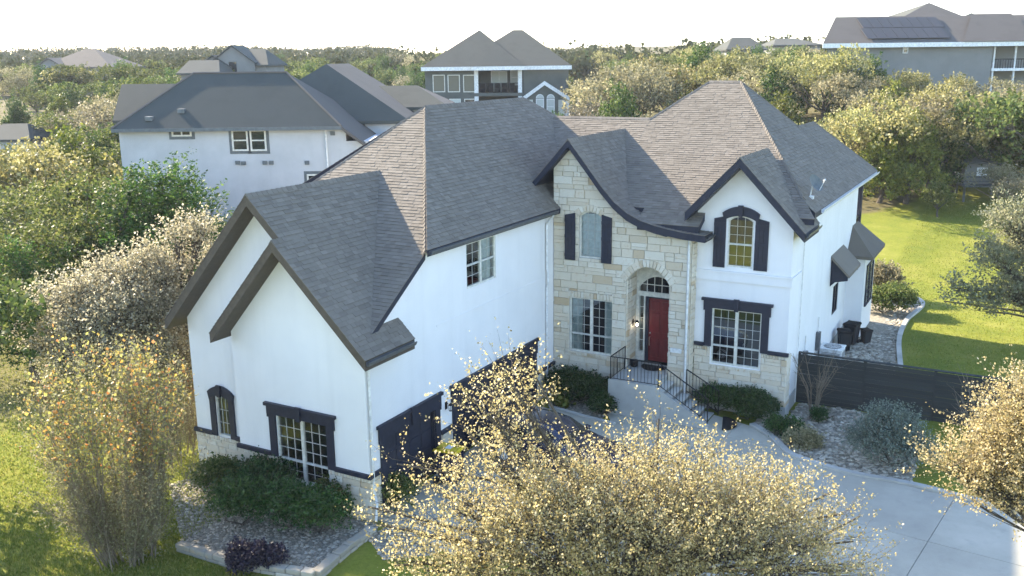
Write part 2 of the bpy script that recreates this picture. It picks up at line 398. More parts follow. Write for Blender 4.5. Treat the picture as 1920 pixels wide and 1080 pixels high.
def kerb(name, line, w, h, step, mat):
    """kerb of separate blocks"""
    root = None; acc = [line[0]]; L_ = 0; pieces = []
    for a, b in zip(line, line[1:]):
        L_ += math.dist(a, b); acc.append(b)
        if L_ >= step: pieces.append(acc); acc = [b]; L_ = 0
    if len(acc) > 1: pieces.append(acc)
    root = struct(name, ribbon(line, w*.82, h-.02), mat)
    for q in pieces:
        q = [np.array(p) for p in q]; d0 = q[1]-q[0]; d1 = q[-2]-q[-1]; q[0] = q[0]+d0/np.linalg.norm(d0)*.008; q[-1] = q[-1]+d1/np.linalg.norm(d1)*.008
        struct('kerb_block', ribbon(q, w, h+random.uniform(-.006, .006), h*.2), mat, root)
random.seed(4)
kerb('kerb', smooth_line([(x+.05, y+.12) for x, y in walk], 8), .2, .11, 1.2, MT['kerb'])
kerb('kerb', smooth_line([(x, y+.1) for x, y in edge[:3]], 8), .16, .11, 1.2, MT['kerb'])
side_line = [g2(*q) for q in [(1688, 690), (1685, 650), (1689, 625), (1702, 600), (1722, 583), (1730, 572), (1718, 562), (1690, 556)]]
kerb('kerb', smooth_line(side_line, 8), .2, .14, .9, MT['kerb'])
# ---------------------------------------------------------------- the white stone-trimmed house
house = thing('house', 'large two-storey white stucco house with limestone entry and red front door', 'house', (0, 0, 0))
YE, YR, XR, JG = 11.64, 12.14, 8.72, .35
def wall(name, axis, val, poly, holes=(), depth=.22, inward=1, mat='stucco', parent=None):
    """solid wall sheet with real openings; poly/holes in (horizontal, z); inward: sign of the axis direction into the house"""
    def P3(p, o=0): return Vector((p[0], val+o*inward, p[1])) if axis == 'y' else Vector((val+o*inward, p[0], p[1]))
    loops = [poly]+[h if area(h)*area(poly) < 0 else h[::-1] for h in holes]
    mb = MB(); allp = [p for l in loops for p in l]
    tri = tessellate_polygon([[P3(p) for p in l] for l in loops])
    outn = np.array([0, -inward, 0] if axis == 'y' else [-inward, 0, 0], float)
    for o, sgn in ((0, 1), (depth, -1)):
        v = [P3(p, o) for p in allp]; fs = []
        for t in tri:
            a, b, c = (np.array(v[i]) for i in t)
            if area([allp[i] for i in t]) == 0: continue
            fs.append(tuple(t) if (np.cross(b-a, c-a)@outn)*sgn > 0 else tuple(t)[::-1])
        mb.add(v, fs)
    for l in loops:
        n = len(l)
        for i in range(n):
            a, b = l[i], l[(i+1) % n]; mb.add([P3(a), P3(b), P3(b, depth), P3(a, depth)], [(0, 1, 2, 3)])
    return ob(name, mb, MT[mat], house if parent is None else parent)
def rect(a, b, c, d): return [(a, c), (b, c), (b, d), (a, d)]
def arch(a, b, c, d, h, n=10):
    """rect with segmental arched head: spring d, rise h"""
    return [(a, c), (b, c)]+[(b+(a-b)*t/n, d+h*(1-(2*t/n-1)**2)**.9) for t in range(n+1)]
# roof planes
MA = .65; def_A = lambda y: 6.85+MA*(y-2.96)
R1 = onpl((0, -MA, 1), 6.85-MA*2.96, 797, 200); R2 = np.array([R1[0], 16.4, R1[2]])
SA = (R1[2]-6.97)/(.3-R1[0])
XRIDGE = R1[0]
MM = .55; zM = lambda y: 9.93+MM*(y-17.35)
# ---- walls of the garage / bedroom wing
gr = lambda x: 4.63+.987*(.55-x)                 # garage right slope
pk_i, pk_o = -2.46, -3.63
gl_o = lambda x: gr(pk_o)-1.08*(pk_o-x); gl_i = lambda x: gr(pk_i)-1.10*(pk_i-x)
fw_hole = rect(-3.39, -1.47, .16, 2.2); aw_hole = arch(-6.24, -5.66, .86, 2.05, .2)
XI = -4.95
wall('wall', 'y', 0, [(XI, -.9), (0, -.9), (0, gr(0)-.2), (pk_i, gr(pk_i)-.2), (XI, gl_i(XI)-.2)], [fw_hole])
wall('wall', 'y', JG, [(-7.16, -.9), (-3.6, -.9), (-3.6, 5), (-.1, 5), (-.1, gr(-.1)-.2), (pk_o, gr(pk_o)-.2), (-7.16, gl_o(-7.16)-.2)], [aw_hole])
ob('wall', MB().box((XI, .005, -.9), (XI+.2, JG-.003, gl_i(XI)-.22)), MT['stucco'], house)
g1 = rect(.78, 3.34, -.6, 1.82); g2h = rect(4.6, 9.88, -.6, 1.82); w2h = rect(5.43, 7.3, 5.19, 6.67)
wall('wall', 'x', 0, [(.223, -.9), (YE-.005, -.9), (YE-.005, 6.85), (2.96, 6.8), (.27, 5.0), (.223, 4.97)], [[(.78, -.62), (3.34, -.62), (3.34, 1.82), (.78, 1.82)], [(4.6, -.62), (9.88, -.62), (9.88, 1.82), (4.6, 1.82)], w2h], inward=-1)
wall('wall', 'x', -7.16, [(JG+.223, -.9), (23.9, -.9), (23.9, 6.75), (2.9, 6.75), (JG+.223, 5.0)], inward=1)
wall('wall', 'y', 24.0, [(-7.15, -.9), (8.7, -.9), (8.7, 6.7), (-7.15, 6.75)], inward=-1)
# ---- entry facade backing (mortar), right wing
def curve_z(x):
    pts = [(.76, 9.52), (1.5, 8.62), (2.05, 7.93), (2.55, 7.40), (3.05, 7.02), (3.58, 6.78), (4.1, 6.64), (4.57, 6.55), (5.2, 6.47), (5.95, 6.42)]
    for (a, za), (b, zb) in zip(pts, pts[1:]):
        if x <= b: return za+(zb-za)*(x-a)/(b-a)
    return pts[-1][1]
ST_L = lambda x: 9.52-1.10*(.76-x)
ez = lambda x: ST_L(x) if x < .76 else curve_z(x)
cxs = [.76, 1.2, 1.5, 1.8, 2.05, 2.3, 2.55, 2.8, 3.05, 3.3, 3.58, 3.85, 4.1, 4.57, 5.0, 5.41]
uw_hole = arch(1.05, 1.94, 5.16, 6.72, .2); lw_hole = rect(.66, 2.41, 1.49, 3.61); en_hole = arch(2.95, 4.62, .9, 4.42, .62, 14)
wall('stone_wall', 'y', YE+.03, [(0, -.6), (5.38, -.6)]+[(x, ez(x)-.2) for x in cxs[::-1] if x < 5.4]+[(0, ST_L(0)-.2)], [uw_hole, lw_hole, en_hole], .25, 1, 'mortar')
stone_backing = house.children[-1]
for o in house.children:
    if o.name.startswith('stone_wall'): stone_backing = o
ob('stone_wall', MB().box((5.12, YE+.285, -.6), (5.38, YR+.02, 6.3)), MT['mortar'], house)
rw_hole = rect(6.05, 7.81, 1.66, 3.71); ru_hole = arch(6.49, 7.38, 5.24, 6.86, .2)
rgz = lambda x: 9.08-1.05*abs(x-6.97)
wall('wall', 'y', YR, [(5.385, 4.0), (5.385, 2.3), (5.6, 2.3), (5.6, -.6), (8.72, -.6), (8.72, rgz(8.72)-.2), (6.97, 8.86), (5.385, rgz(5.385)-.2)], [rw_hole, ru_hole])
sw_hole = rect(20.2, 21.4, 1.75, 3.0)
wall('wall', 'x', XR, [(YR+.223, -.6), (24.7, -.6), (24.7, 6.85), (13.2, 6.85), (YR+.223, 6.85)], [sw_hole], inward=-1)
ob('foundation', MB().box((XR-.1, YR+.3, -.7), (XR+.035, 25.2, .58)), MT['found'], house)
# belt course on the right wing and on the garage wing
ob('belt_course', MB().box((5.42, YR-.05, 4.72), (8.77, YR-.003, 5.02)).box((5.42, YR-.08, 5.02), (8.80, YR-.003, 5.08)).box((XR+.003, YR, 4.72), (XR+.05, 13.6, 5.02)), MT['stucco'], house)
ob('belt_course', MB().box((.003, 3.6, 4.40), (.014, YE-.03, 4.47)), MT['stucco'], house)
# ---------------------------------------------------------------- shingled roofs
PICK_S = []           # candidate single shingles: (score, parent, verts, faces)
rs = random.Random(11)
def roof_plane(poly3, thick=.22, fascia='trim', row=.142, pick=False, name='roof_deck', side_mat=None):
    """poly3: convex planar polygon, first edge = eave (horizontal). deck slab + overlapping shingles"""
    p = [np.asarray(q, float) for q in poly3]
    ud = p[1]-p[0]; ud /= np.linalg.norm(ud); n = np.cross(ud, p[2]-p[0]); n /= np.linalg.norm(n)
    if n[2] < 0: n = -n
    vd = np.cross(n, ud)
    if vd[2] < 0: vd = -vd
    deck = ob(name, MB().prism([q-n*.004 for q in p], (0, 0, -thick)), MT[fascia], house)
    p2 = [((q-p[0])@ud, (q-p[0])@vd) for q in p]; hp = halfplanes(p2)
    ulo, uhi = min(q[0] for q in p2), max(q[0] for q in p2); vlo, vhi = min(q[1] for q in p2), max(q[1] for q in p2)
    mb = MB(); v0 = vlo-.012; j = 0
    while v0 < vhi:
        uu = ulo-rs.uniform(0, .3)
        while uu < uhi:
            w = rs.choice([.17, .2, .24, .28, .31, .16]); t = rs.choice([.012, .013, .02, .022])
            q = [(uu+.003, v0), (uu+w-.003, v0), (uu+w-.003, v0+row+.012), (uu+.003, v0+row+.012)]; full = 1
            for a, b, c in hp:
                if len(q) > 2: q = clip(q, a, b, c+.012*math.hypot(a, b))
            uu += w
            if len(q) < 3 or abs(area(q)) < .0015: continue
            if area(q) < 0: q = q[::-1]
            hgt = [t*(1-.85*(b_-v0)/(row+.012))+.003 for a_, b_ in q]
            top = [p[0]+ud*a_+vd*b_+n*h for (a_, b_), h in zip(q, hgt)]; bot = [p[0]+ud*a_+vd*b_-n*.002 for a_, b_ in q]
            m_ = len(q); ccw = np.cross(ud, vd)@n > 0
            f = [tuple(range(m_)) if ccw else tuple(range(m_))[::-1]]
            for i in range(m_):
                k2 = (i+1) % m_
                if abs(q[i][1]-q[k2][1]) < 1e-6 and q[i][1] > v0+row*.9: continue
                f.append((i+m_, k2+m_, k2, i) if ccw else (k2+m_, i+m_, i, k2))
            if pick and m_ == 4:
                c_ = sum(top)/4; x_, y_ = proj(c_)
                if pick(c_): PICK_S.append((w*-(n@(c_-CAM))/np.linalg.norm(c_-CAM)**3, deck, top+bot, f, mb)); continue
            mb.add(top+bot, f)
        v0 += row; j += 1
    return deck, mb
DECKS = []
def rp(*a, **k): d = roof_plane(*a, **k); DECKS.append(d); return d[0]
def ridge_caps(a, b, n1, n2, w=.15, name='ridge_cap'):
    """folded cap shingles along a line; n1,n2: downslope unit directions on both sides"""
    a, b, n1, n2 = (np.asarray(q, float) for q in (a, b, n1, n2)); Ln = np.linalg.norm(b-a); t = (b-a)/Ln; mb = MB(); s = 0
    n1 = n1/np.linalg.norm(n1); n2 = n2/np.linalg.norm(n2); up_ = np.array([0, 0, 1.])
    while s < Ln-.02:
        e = min(s+.24, Ln); h0, h1 = .040, .022
        A = a+t*s; B = a+t*e
        v = [A+n1*w+up_*h0, A+up_*(h0+.012), A+n2*w+up_*h0, B+n1*w+up_*h1, B+up_*(h1+.012), B+n2*w+up_*h1,
             A+n1*w, A, A+n2*w, B+n1*w, B+n2*w]
        mb.add(v, [(0, 1, 4, 3), (1, 2, 5, 4), (6, 7, 1, 0), (7, 8, 2, 1), (6, 0, 3, 9), (8, 10, 5, 2)]); s += .205
    return ob(name, mb, MT['shingle'], house, kind='stuff')
RK = -.65       # gable rake position in front of the garage wall
rpick = lambda c: (c[1] < 2.6 and -3.4 < c[0] < .3)
# garage wing, right slope: inner (front) strip and the rest
XE = .55
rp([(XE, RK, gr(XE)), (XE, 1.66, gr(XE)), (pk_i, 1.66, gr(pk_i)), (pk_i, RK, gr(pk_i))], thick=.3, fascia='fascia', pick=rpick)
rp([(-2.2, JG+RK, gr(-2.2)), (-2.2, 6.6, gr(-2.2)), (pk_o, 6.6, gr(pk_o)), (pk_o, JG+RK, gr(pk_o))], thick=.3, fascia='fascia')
rp([(-.26, 1.66, gr(-.26)), (-.26, 3.3, gr(-.26)), (-2.2, 6.0, gr(-2.2)), (pk_i, 1.66, gr(pk_i))], thick=.15)
# inner left slope, outer left slope
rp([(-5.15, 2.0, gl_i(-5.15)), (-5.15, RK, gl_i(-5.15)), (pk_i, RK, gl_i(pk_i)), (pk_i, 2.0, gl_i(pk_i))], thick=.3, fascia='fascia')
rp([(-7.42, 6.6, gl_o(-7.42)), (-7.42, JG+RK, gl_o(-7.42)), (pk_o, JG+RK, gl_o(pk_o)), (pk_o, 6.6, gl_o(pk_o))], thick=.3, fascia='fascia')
ridge_caps((pk_o, JG+RK, gr(pk_o)), (pk_o, 6.4, gr(pk_o)), (1, 0, -.987), (-1, 0, -1.08))
ridge_caps((pk_i, RK, gr(pk_i)), (pk_i, JG+RK+.1, gr(pk_i)), (1, 0, -.987), (-1, 0, -1.10))
# front slope of the bedroom wing
lh = onpl((0, -MA, 1), 6.85-MA*2.96, 590, 340); ld = (lh-R1)/(lh[2]-R1[2]); LF = R1+ld*(6.4-R1[2])
RX = .12
ybt = .15
rp([(-3.7, ybt, def_A(ybt)), (RX, ybt, def_A(ybt)), (RX, 2.96, 6.85), tuple(R1), tuple(R1+(LF-R1)*(7.9-R1[2])/(LF[2]-R1[2]))], thick=.2)
# long right slope, back hip, left slope
EVX = .30; zev = 6.97
yb_ = R2[1]+6.2; 
rp([(EVX, 2.80, zev), (EVX, yb_, zev), tuple(R2), tuple(R1)], thick=.2)
rp([(-7.9, yb_, zev-.02), (EVX, yb_, zev-.02), tuple(R2)], thick=.2)
lfp = np.array([2*R1[0]-EVX, 3.3, zev])
rp([(lfp[0], yb_, zev), (lfp[0], lfp[1], zev), tuple(R1), tuple(R2)], thick=.2)
e1 = np.array([.2, 2.85, 6.92])
ridge_caps(R1, R2, (1, 0, -SA), (-1, 0, -.95))
ridge_caps(e1, R1, (1, 0, -SA), (0, -1, -MA)); ridge_caps(R1+(LF-R1)*(7.9-R1[2])/(LF[2]-R1[2]), R1, (-1, 0, -.9), (0, -1, -MA)); ridge_caps((EVX, yb_, zev), R2, (1, 0, -SA), (0, 1, -.6))
# main body front slope
rp([(-3.4, 11.9, zM(11.9)), (1.6, 11.9, zM(11.9)), (1.6, 17.35, zM(17.35)), (-3.4, 17.35, zM(17.35))], thick=.2)
TR = 19.93; zt_ = zM(TR); XT0, XT1 = 3.2, 4.52
hipx = lambda y: XT1+(TR-y)*MM/.88
rp([(1.6, 12.2, zM(12.2)), (hipx(12.2), 12.2, zM(12.2)), (XT1, TR, zt_), (XT0, TR, zt_), (1.6, 17.35, zM(17.35))], thick=.2)
rp([(3.4, 11.45, zM(11.45)), (5.65, 11.45, zM(11.45)), (5.65, 12.2, zM(12.2)), (3.4, 12.2, zM(12.2))], thick=.26, fascia='trim')
# connecting back slope, left hip of the high roof
rp([(1.6, 23.2, 6.7), (-3.4, 23.2, 6.7), (-3.4, 17.35, zM(17.35)), (1.6, 17.35, zM(17.35))], thick=.2)
rp([(1.0, 23.4, 6.6), (1.0, 16.6, 9.40), (XT0, TR, zt_)], thick=.15)
ridge_caps((-3.0, 17.35, zM(17.35)), (1.6, 17.35, zM(17.35)), (0, -1, -MM), (0, 1, -.55))
ridge_caps((XT0, TR, zt_), (XT1, TR, zt_), (0, -1, -MM), (0, 1, -.6)); ridge_caps((1.6, 17.35, zM(17.35)), (XT0, TR, zt_), (0, -1, -MM), (-1, 0, -.9))
# right slope of the high roof
zX = lambda x: 7.2+.88*(9.22-x); XEV = 9.22
rp([(XEV, 12.9, zX(XEV)), (XEV, 21.3, zX(XEV)), (6.62, 21.3, zX(6.62)), (XT1, TR, zX(XT1)), (hipx(12.9), 12.9, zX(hipx(12.9)))], thick=.2)
rp([(XEV, 21.3, zX(XEV)), (XEV, 26.4, zX(XEV)), (6.65, 24.4, zX(6.65)), (6.62, 21.3, zX(6.62))], thick=.2)
rp([(6.65, 24.4, zX(6.65)), (6.65, 20.9, zX(6.65)), (4.6, 20.9, 7.7), (4.6, 24.4, 7.7)][::-1], thick=.15)
rp([(XEV, 26.4, 7.18), (3.5, 26.4, 7.18), (6.65, 24.4, zX(6.65))], thick=.18)
rp([(1.5, 25.6, zt_-3.1), (6.2, 25.6, zt_-3.1), (XT1, TR, zt_), (XT0, TR, zt_)], thick=.15)
ridge_caps((hipx(13.2), 13.2, zM(13.2)), (XT1, TR, zt_), (0, -1, -MM), (1, 0, -.88)); ridge_caps((6.65, 21.2, zX(6.65)), (6.65, 24.4, zX(6.65)), (1, 0, -.88), (-1, 0, -.88))
ridge_caps((6.6, 21.3, zX(6.6)), (XT1, TR, zt_), (1, 0, -.88), (0, 1, -.7)); ridge_caps((9.1, 26.3, 7.3), (6.65, 24.4, zX(6.65)), (1, 0, -.88), (0, 1, -.8))
# right gable
gx0, gx1 = 5.13, 9.22; GY = YR-.65; zg = lambda x: 9.08-1.05*abs(x-6.97)
rp([(gx1, GY, zg(gx1)), (gx1, 13.75, zg(gx1)), (6.97, 15.2, zg(6.97)), (6.97, GY, zg(6.97))], thick=.3, fascia='trim')
rp([(gx0, 12.6, zg(gx0)), (gx0, GY, zg(gx0)), (6.97, GY, zg(6.97)), (6.97, 15.2, zg(6.97))], thick=.3, fascia='trim')
ridge_caps((6.97, GY, 9.08), (6.97, 15.0, 9.08), (1, 0, -1.05), (-1, 0, -1.05))
# entry gable: straight left slope, swooping right slope in facets
SY = YE-.36
def yback(z): return 17.35+(z-9.93)/MM+.25
rp([(-.75, 12.4, ST_L(-.75)), (-.75, SY, ST_L(-.75)), (.76, SY, 9.52), (.76, yback(9.52), 9.52)], thick=.27, fascia='trim')
cx2 = [.76, 1.5, 1.8, 2.05, 2.3, 2.55, 2.8, 3.05, 3.3, 3.58, 3.85, 4.1, 4.57, 5.2, 5.95]
for a, b in zip(cx2, cx2[1:]):
    ya, yb2 = yback(curve_z(a)), yback(curve_z(b))
    if b > 3.6: ya = yb2 = YR+.05
    rp([(b, SY, curve_z(b)), (b, max(yb2, YR), curve_z(b)), (a, max(ya, YR), curve_z(a)), (a, SY, curve_z(a))], thick=.27 if b < 5 else .24, fascia='trim')
ridge_caps((.76, SY, 9.52), (.76, yback(9.52)-.2, 9.52), (1, 0, -1.2), (-1, 0, -1.1))
# collect shingles: the 300 that show largest stay single
PICK_S.sort(key=lambda q: -q[0])
for i, (s_, deck, v, f, mb) in enumerate(PICK_S):
    if i < 300: ob('shingle', MB().add(v, f), MT['shingle'], deck)
    else: mb.add(v, f)
for deck, mb in DECKS:
    if mb.f: ob('shingles', mb, MT['shingle'], deck, kind='stuff')
# eave gutters and downspouts
def gutter(a, b, out, mat='gutter_d', name='gutter'):
    a, b, out = (np.asarray(q, float) for q in (a, b, out)); mb = MB(); t = b-a; pr = [(0, 0), (0, -.11), (.07, -.12), (.11, -.05), (.115, 0), (.10, 0), (.09, -.05), (.06, -.1), (.012, -.095), (.012, 0)]
    v = [a+out*x+np.array([0, 0, z]) for x, z in pr]+[b+out*x+np.array([0, 0, z]) for x, z in pr]; n = len(pr)
    mb.add(v, [(i, (i+1) % n, n+(i+1) % n, n+i) for i in range(n)]+[tuple(range(n)), tuple(range(n, 2*n))[::-1]])
    return ob(name, mb, MT[mat], house)
gutter((EVX+.004, 2.9, 6.93), (EVX+.004, 11.25, 6.93), (1, 0, 0)); gutter((XEV+.004, 13.9, 7.17), (XEV+.004, 26.3, 7.17), (1, 0, 0), 'gutter')
gutter((XE+.004, -.6, gr(XE)-.05), (XE+.004, 1.62, gr(XE)-.05), (1, 0, 0))
gutter((5.96, SY+.05, 6.38), (5.96, YR-.03, 6.38), (1, 0, 0)); gutter((gx1+.004, GY+.1, zg(gx1)-.04), (gx1+.004, 13.7, zg(gx1)-.04), (1, 0, 0))
def spout(pts, mat='gutter', w=.075):
    mb = MB()
    for a, b in zip(pts, pts[1:]):
        mb.tube([a, b], w*.62, 4)
    return ob('downspout', mb, MT[mat], house)
spout([(.06, .10, gr(.1)-.3), (.06, .10, .35), (.22, .0, .15), (.24, -.12, -.35)])
spout([(.35, 10.95, 6.8), (.07, 10.95, 6.45), (.07, 10.95, 4.75), (.11, 10.95, 4.6), (.11, 10.95, 4.2), (.06, 10.95, 4.05), (.06, 10.95, .0), (.3, 10.8, -.12)])
spout([(5.3, YE-.07, 6.2), (5.30, YE-.07, 1.0), (5.30, YE-.07, .1), (5.34, YE-.2, .03)])
spout([(XR+.06, 13.7, 6.8), (XR+.06, 13.7, .1)], w=.03)
# ---------------------------------------------------------------- stone facing
PICK_T = []
rt_ = random.Random(5)
def sub_rect(r_, h):
    a, b, c, d = r_; e, f, g, i = h
    if e >= b or f <= a or g >= d or i <= c: return [r_]
    o = []
    if a < e: o.append((a, e, c, d))
    if b > f: o.append((f, b, c, d))
    m0, m1 = max(a, e), min(b, f)
    if c < g: o.append((m0, m1, c, g))
    if d > i: o.append((m0, m1, i, d))
    return [q for q in o if q[1]-q[0] > .035 and q[3]-q[2] > .035]
def stone_piece(parent, o, ud, nd, poly, dep, pick=True, small=False):
    if area(poly) < 0: poly = poly[::-1]
    cx = sum(p[0] for p in poly)/len(poly); cy = sum(p[1] for p in poly)/len(poly)
    def ring(ins, d):
        out = []
        for x, y in poly:
            dx, dy = cx-x, cy-y; l = math.hypot(dx, dy)+1e-6; k_ = min(ins*1.4/l, .45)
            out.append(o+ud*(x+dx*k_)+np.array([0, 0, y+dy*k_])+nd*d)
        return out
    j = [rt_.uniform(-.004, .004) for _ in poly]
    r1 = ring(.005, 0); r2 = ring(.007, dep*.6); r3 = [p+nd*q for p, q in zip(ring(.02, dep), j)]
    m_ = len(poly); f = []
    ccw = np.cross(ud, [0, 0, 1])@nd > 0
    for A, B in ((0, m_), (m_, 2*m_)):
        for i in range(m_):
            k_ = (i+1) % m_; q = (A+i, A+k_, B+k_, B+i); f.append(q if ccw else q[::-1])
    t = tuple(range(2*m_, 3*m_)); f.append(t if ccw else t[::-1])
    c_ = o+ud*cx+np.array([0, 0, cy]); sc = abs(area(poly))*-(nd@(c_-CAM))/np.linalg.norm(c_-CAM)**3
    PICK_T.append((sc if pick else 0, parent, r1+r2+r3, f))
def stone_field(parent, o, ud, nd, box, holes=(), hps=(), lo=.13, hi=.30, wl=.26, wh=.78, pick=True):
    o, ud, nd = (np.asarray(q, float) for q in (o, ud, nd)); a, b, c, d = box; z = c
    while z < d-.03:
        h = min(rt_.uniform(lo, hi), d-z); h = h if d-z-h > .07 else d-z
        x = a-rt_.uniform(0, .2)
        while x < b:
            w = rt_.uniform(wl, wh)*(1.15 if h > .22 else .9); x1 = min(x+w, b); x1 = x1 if b-x1 > .1 else b
            rs_ = [(max(x, a), x1, z, z+h)]
            if h > .21 and rt_.random() < .3:
                zm = z+h*rt_.uniform(.42, .58); rs_ = [(max(x, a), x1, z, zm), (max(x, a), x1, zm, z+h)]
            for hh in holes: rs_ = [q for r_ in rs_ for q in sub_rect(r_, hh)]
            for q in rs_:
                p = rect(*q)
                for hp in hps:
                    if len(p) > 2: p = clip(p, *hp)
                if len(p) > 2 and abs(area(p)) > .004: stone_piece(parent, o, ud, nd, p, rt_.uniform(.03, .055), pick)
            x = x1
        z += h
def soldier(parent, o, ud, nd, a, b, z0, z1, w=.105, dep=.06):
    o, ud, nd = (np.asarray(q, float) for q in (o, ud, nd)); n = max(1, round((b-a)/w)); s = (b-a)/n
    for i in range(n): stone_piece(parent, o, ud, nd, rect(a+i*s, a+(i+1)*s, z0, z1), dep+rt_.uniform(-.006, .006), False)
def voussoirs(parent, o, ud, nd, cx, zs, half, rise, th, n, dep=.062):
    o, ud, nd = (np.asarray(q, float) for q in (o, ud, nd))
    def pt(t, e):
        x = cx+(half+e*.6)*(2*t-1)*-1; z = zs+(rise)*(1-(2*t-1)**2)**.9
        ang = (2*t-1)*-math.atan2(rise*2, half)*.9
        return (cx-(half)*(2*t-1)+math.sin(ang)*e, z+math.cos(ang)*e)
    for i in range(n):
        t0, t1 = i/n, (i+1)/n
        stone_piece(parent, o, ud, nd, [pt(t0, .005), pt(t1, .005), pt(t1, th), pt(t0, th)], dep+rt_.uniform(-.008, .008), True)
SW = stone_backing
# main entry facade
hps = [(-1.10, 1, 9.52-1.10*.76-.24)]
for a, b in zip(cxs, cxs[1:]):
    m_ = (curve_z(b)-curve_z(a))/(b-a); c_ = curve_z(a)-m_*a
# convex part of the swoop handled per column strips
oF, uF, nF = (0, YE+.03, 0), (1, 0, 0), (0, -1, 0)
arch_holes = []
for (cx, half, z0, zs, rise) in ((3.785, .835, .9, 4.42, .62), (1.495, .445, 5.16, 6.72, .2)):
    arch_holes.append((cx-half, cx+half, z0, zs))
    for i in range(5):
        za, zb = zs+rise*i/5, zs+rise*(i+1)/5; q = half*math.sqrt(max(0, 1-((i+.5)/5)**1.1)); arch_holes.append((cx-q-.1, cx+q+.1, za, zb))
    arch_holes.append((cx-half*.45, cx+half*.45, zs+rise, zs+rise+.14))
lwh = (.66, 2.41, 1.49, 3.61+.26)
# one field, clipped under the roof line by strips
class StripClip: pass
def roof_strips(x0, x1):
    xs = [0]+[x for x in cxs if 0 < x]; return [(a, b) for a, b in zip(xs, xs[1:]) if b > x0 and a < x1]
def facade():
    z = 0.0; a, b = 0.0, 5.38
    while z < 9.3:
        h = rt_.uniform(.15, .33); x = a-rt_.uniform(0, .25)
        while x < b:
            w = rt_.uniform(.28, .85)*(1.1 if h > .24 else .9); x1 = min(x+w, b); x1 = x1 if b-x1 > .12 else b
            xa = max(x, a); rs_ = [(xa, x1, z, z+h)]
            if h > .22 and rt_.random() < .35:
                zm = z+h*rt_.uniform(.4, .6); rs_ = [(xa, x1, z, zm), (xa, x1, zm, z+h)]
            for hh in arch_holes+[lwh]: rs_ = [q for r_ in rs_ for q in sub_rect(r_, hh)]
            for q in rs_:
                xm = (q[0]+q[1])/2
                if q[2] > ez(xm)-.26: continue
                m_ = (ez(min(q[1], 5.4))-ez(q[0]))/(q[1]-q[0]) if not (q[0] < .76 < q[1]) else 0
                p = rect(*q)
                if q[0] < .76 < q[1]: p = clip(clip(p, -1.10, 1, 9.52-1.10*.76-.24), 1.22, 1, 9.52+1.22*.76-.24)
                else: p = clip(p, -m_, 1, ez(q[0])-m_*q[0]-.24)
                if len(p) > 2 and abs(area(p)) > .004: stone_piece(SW, np.array(oF, float), np.array(uF, float), np.array(nF, float), p, rt_.uniform(.03, .06), z > .8)
            x = x1
        z += h
facade()
voussoirs(SW, oF, uF, nF, 3.785, 4.42, .835, .62, .30, 15); voussoirs(SW, oF, uF, nF, 1.495, 6.72, .445, .2, .26, 8)
soldier(SW, oF, uF, nF, .62, 2.45, 3.62, 3.86, .13); soldier(SW, oF, uF, nF, .60, 2.46, 1.36, 1.49, .12)
# entry reveal (left jamb, right jamb) and return to the right wing
jl = ob('stone_wall', MB().box((2.70, YE+.285, .9), (2.945, 12.7, 5.0)), MT['mortar'], house)
stone_field(jl, (2.95, 0, 0), (0, 1, 0), (1, 0, 0), (YE+.06, 12.62, 1.16, 4.9), hi=.26, wl=.3, wh=.7)
jr = ob('stone_wall', MB().box((4.625, YE+.285, .9), (4.87, 12.7, 5.0)), MT['mortar'], house)
stone_field(jr, (4.62, 0, 0), (0, 1, 0), (-1, 0, 0), (YE+.06, 12.62, 1.16, 4.9), pick=False)
ob('arch_soffit', MB().box((2.95, YE+.05, 5.03), (4.62, 12.7, 5.12)), MT['mortar'], house)
stone_field(SW, (5.385, 0, 0), (0, 1, 0), (1, 0, 0), (YE+.03, YR-.003, 0, 6.2), wl=.48, wh=.49)
# wainscots: right wing, garage gable walls, garage side
def wains(name, o, ud, nd, L0, L1, z0, z1, holes=(), cap=.13, pick=True):
    o, ud, nd = (np.asarray(q, float) for q in (o, ud, nd))
    bk = MB()
    stone_field(house, o, ud, nd, (L0, L1, z0, z1-cap), holes, pick=pick)
    segs = [(L0, L1)]
    for h in holes:
        if h[3] > z1-cap: segs = [s for a, b in segs for s in ((a, min(b, h[0])), (max(a, h[1]), b)) if s[1]-s[0] > .05]
    for a, b in segs: soldier(house, o, ud, nd, a, b, z1-cap, z1)
wains('w', (0, YR-.004, 0), (1, 0, 0), (0, -1, 0), 5.43, 8.76, 0.42, 2.26, [(6.02, 7.84, 1.62, 4)])
soldier(house, (0, YR-.004, 0), (1, 0, 0), (0, -1, 0), 5.98, 7.88, 1.48, 1.62)
wains('w', (XR+.004, 0, 0), (0, 1, 0), (1, 0, 0), YR-.04, YR+.55, .42, 2.26)
ob('foundation', MB().box((5.45, YR-.06, -.5), (8.80, YR-.006, .42)).box((XR+.006, YR-.006, -.5), (8.80, YR+.55, .42)), MT['found'], house)
wains('w', (0, -.004, 0), (1, 0, 0), (0, -1, 0), XI-.04, .045, -.75, .86, [(-3.43, -1.43, .12, 4)])
soldier(house, (0, -.004, 0), (1, 0, 0), (0, -1, 0), -3.48, -1.38, 0, .12)
wains('w', (0, JG-.004, 0), (1, 0, 0), (0, -1, 0), -7.2, XI-.05, -.75, .86)
wains('w', (.004, 0, 0), (0, 1, 0), (1, 0, 0), -.04, .44, -.75, .86); wains('w', (.004, 0, 0), (0, 1, 0), (1, 0, 0), 3.68, 4.26, -.75, .86); wains('w', (.004, 0, 0), (0, 1, 0), (1, 0, 0), 10.22, YE-.02, -.75, .86)
PICK_T.sort(key=lambda q: -q[0])
rest = {}
for i, (s_, par, v, f) in enumerate(PICK_T):
    if i < 300: ob('stone', MB().add(v, f), MT['stone'], par)
    else: rest.setdefault(par.name, (par, MB()))[1].add(v, f)
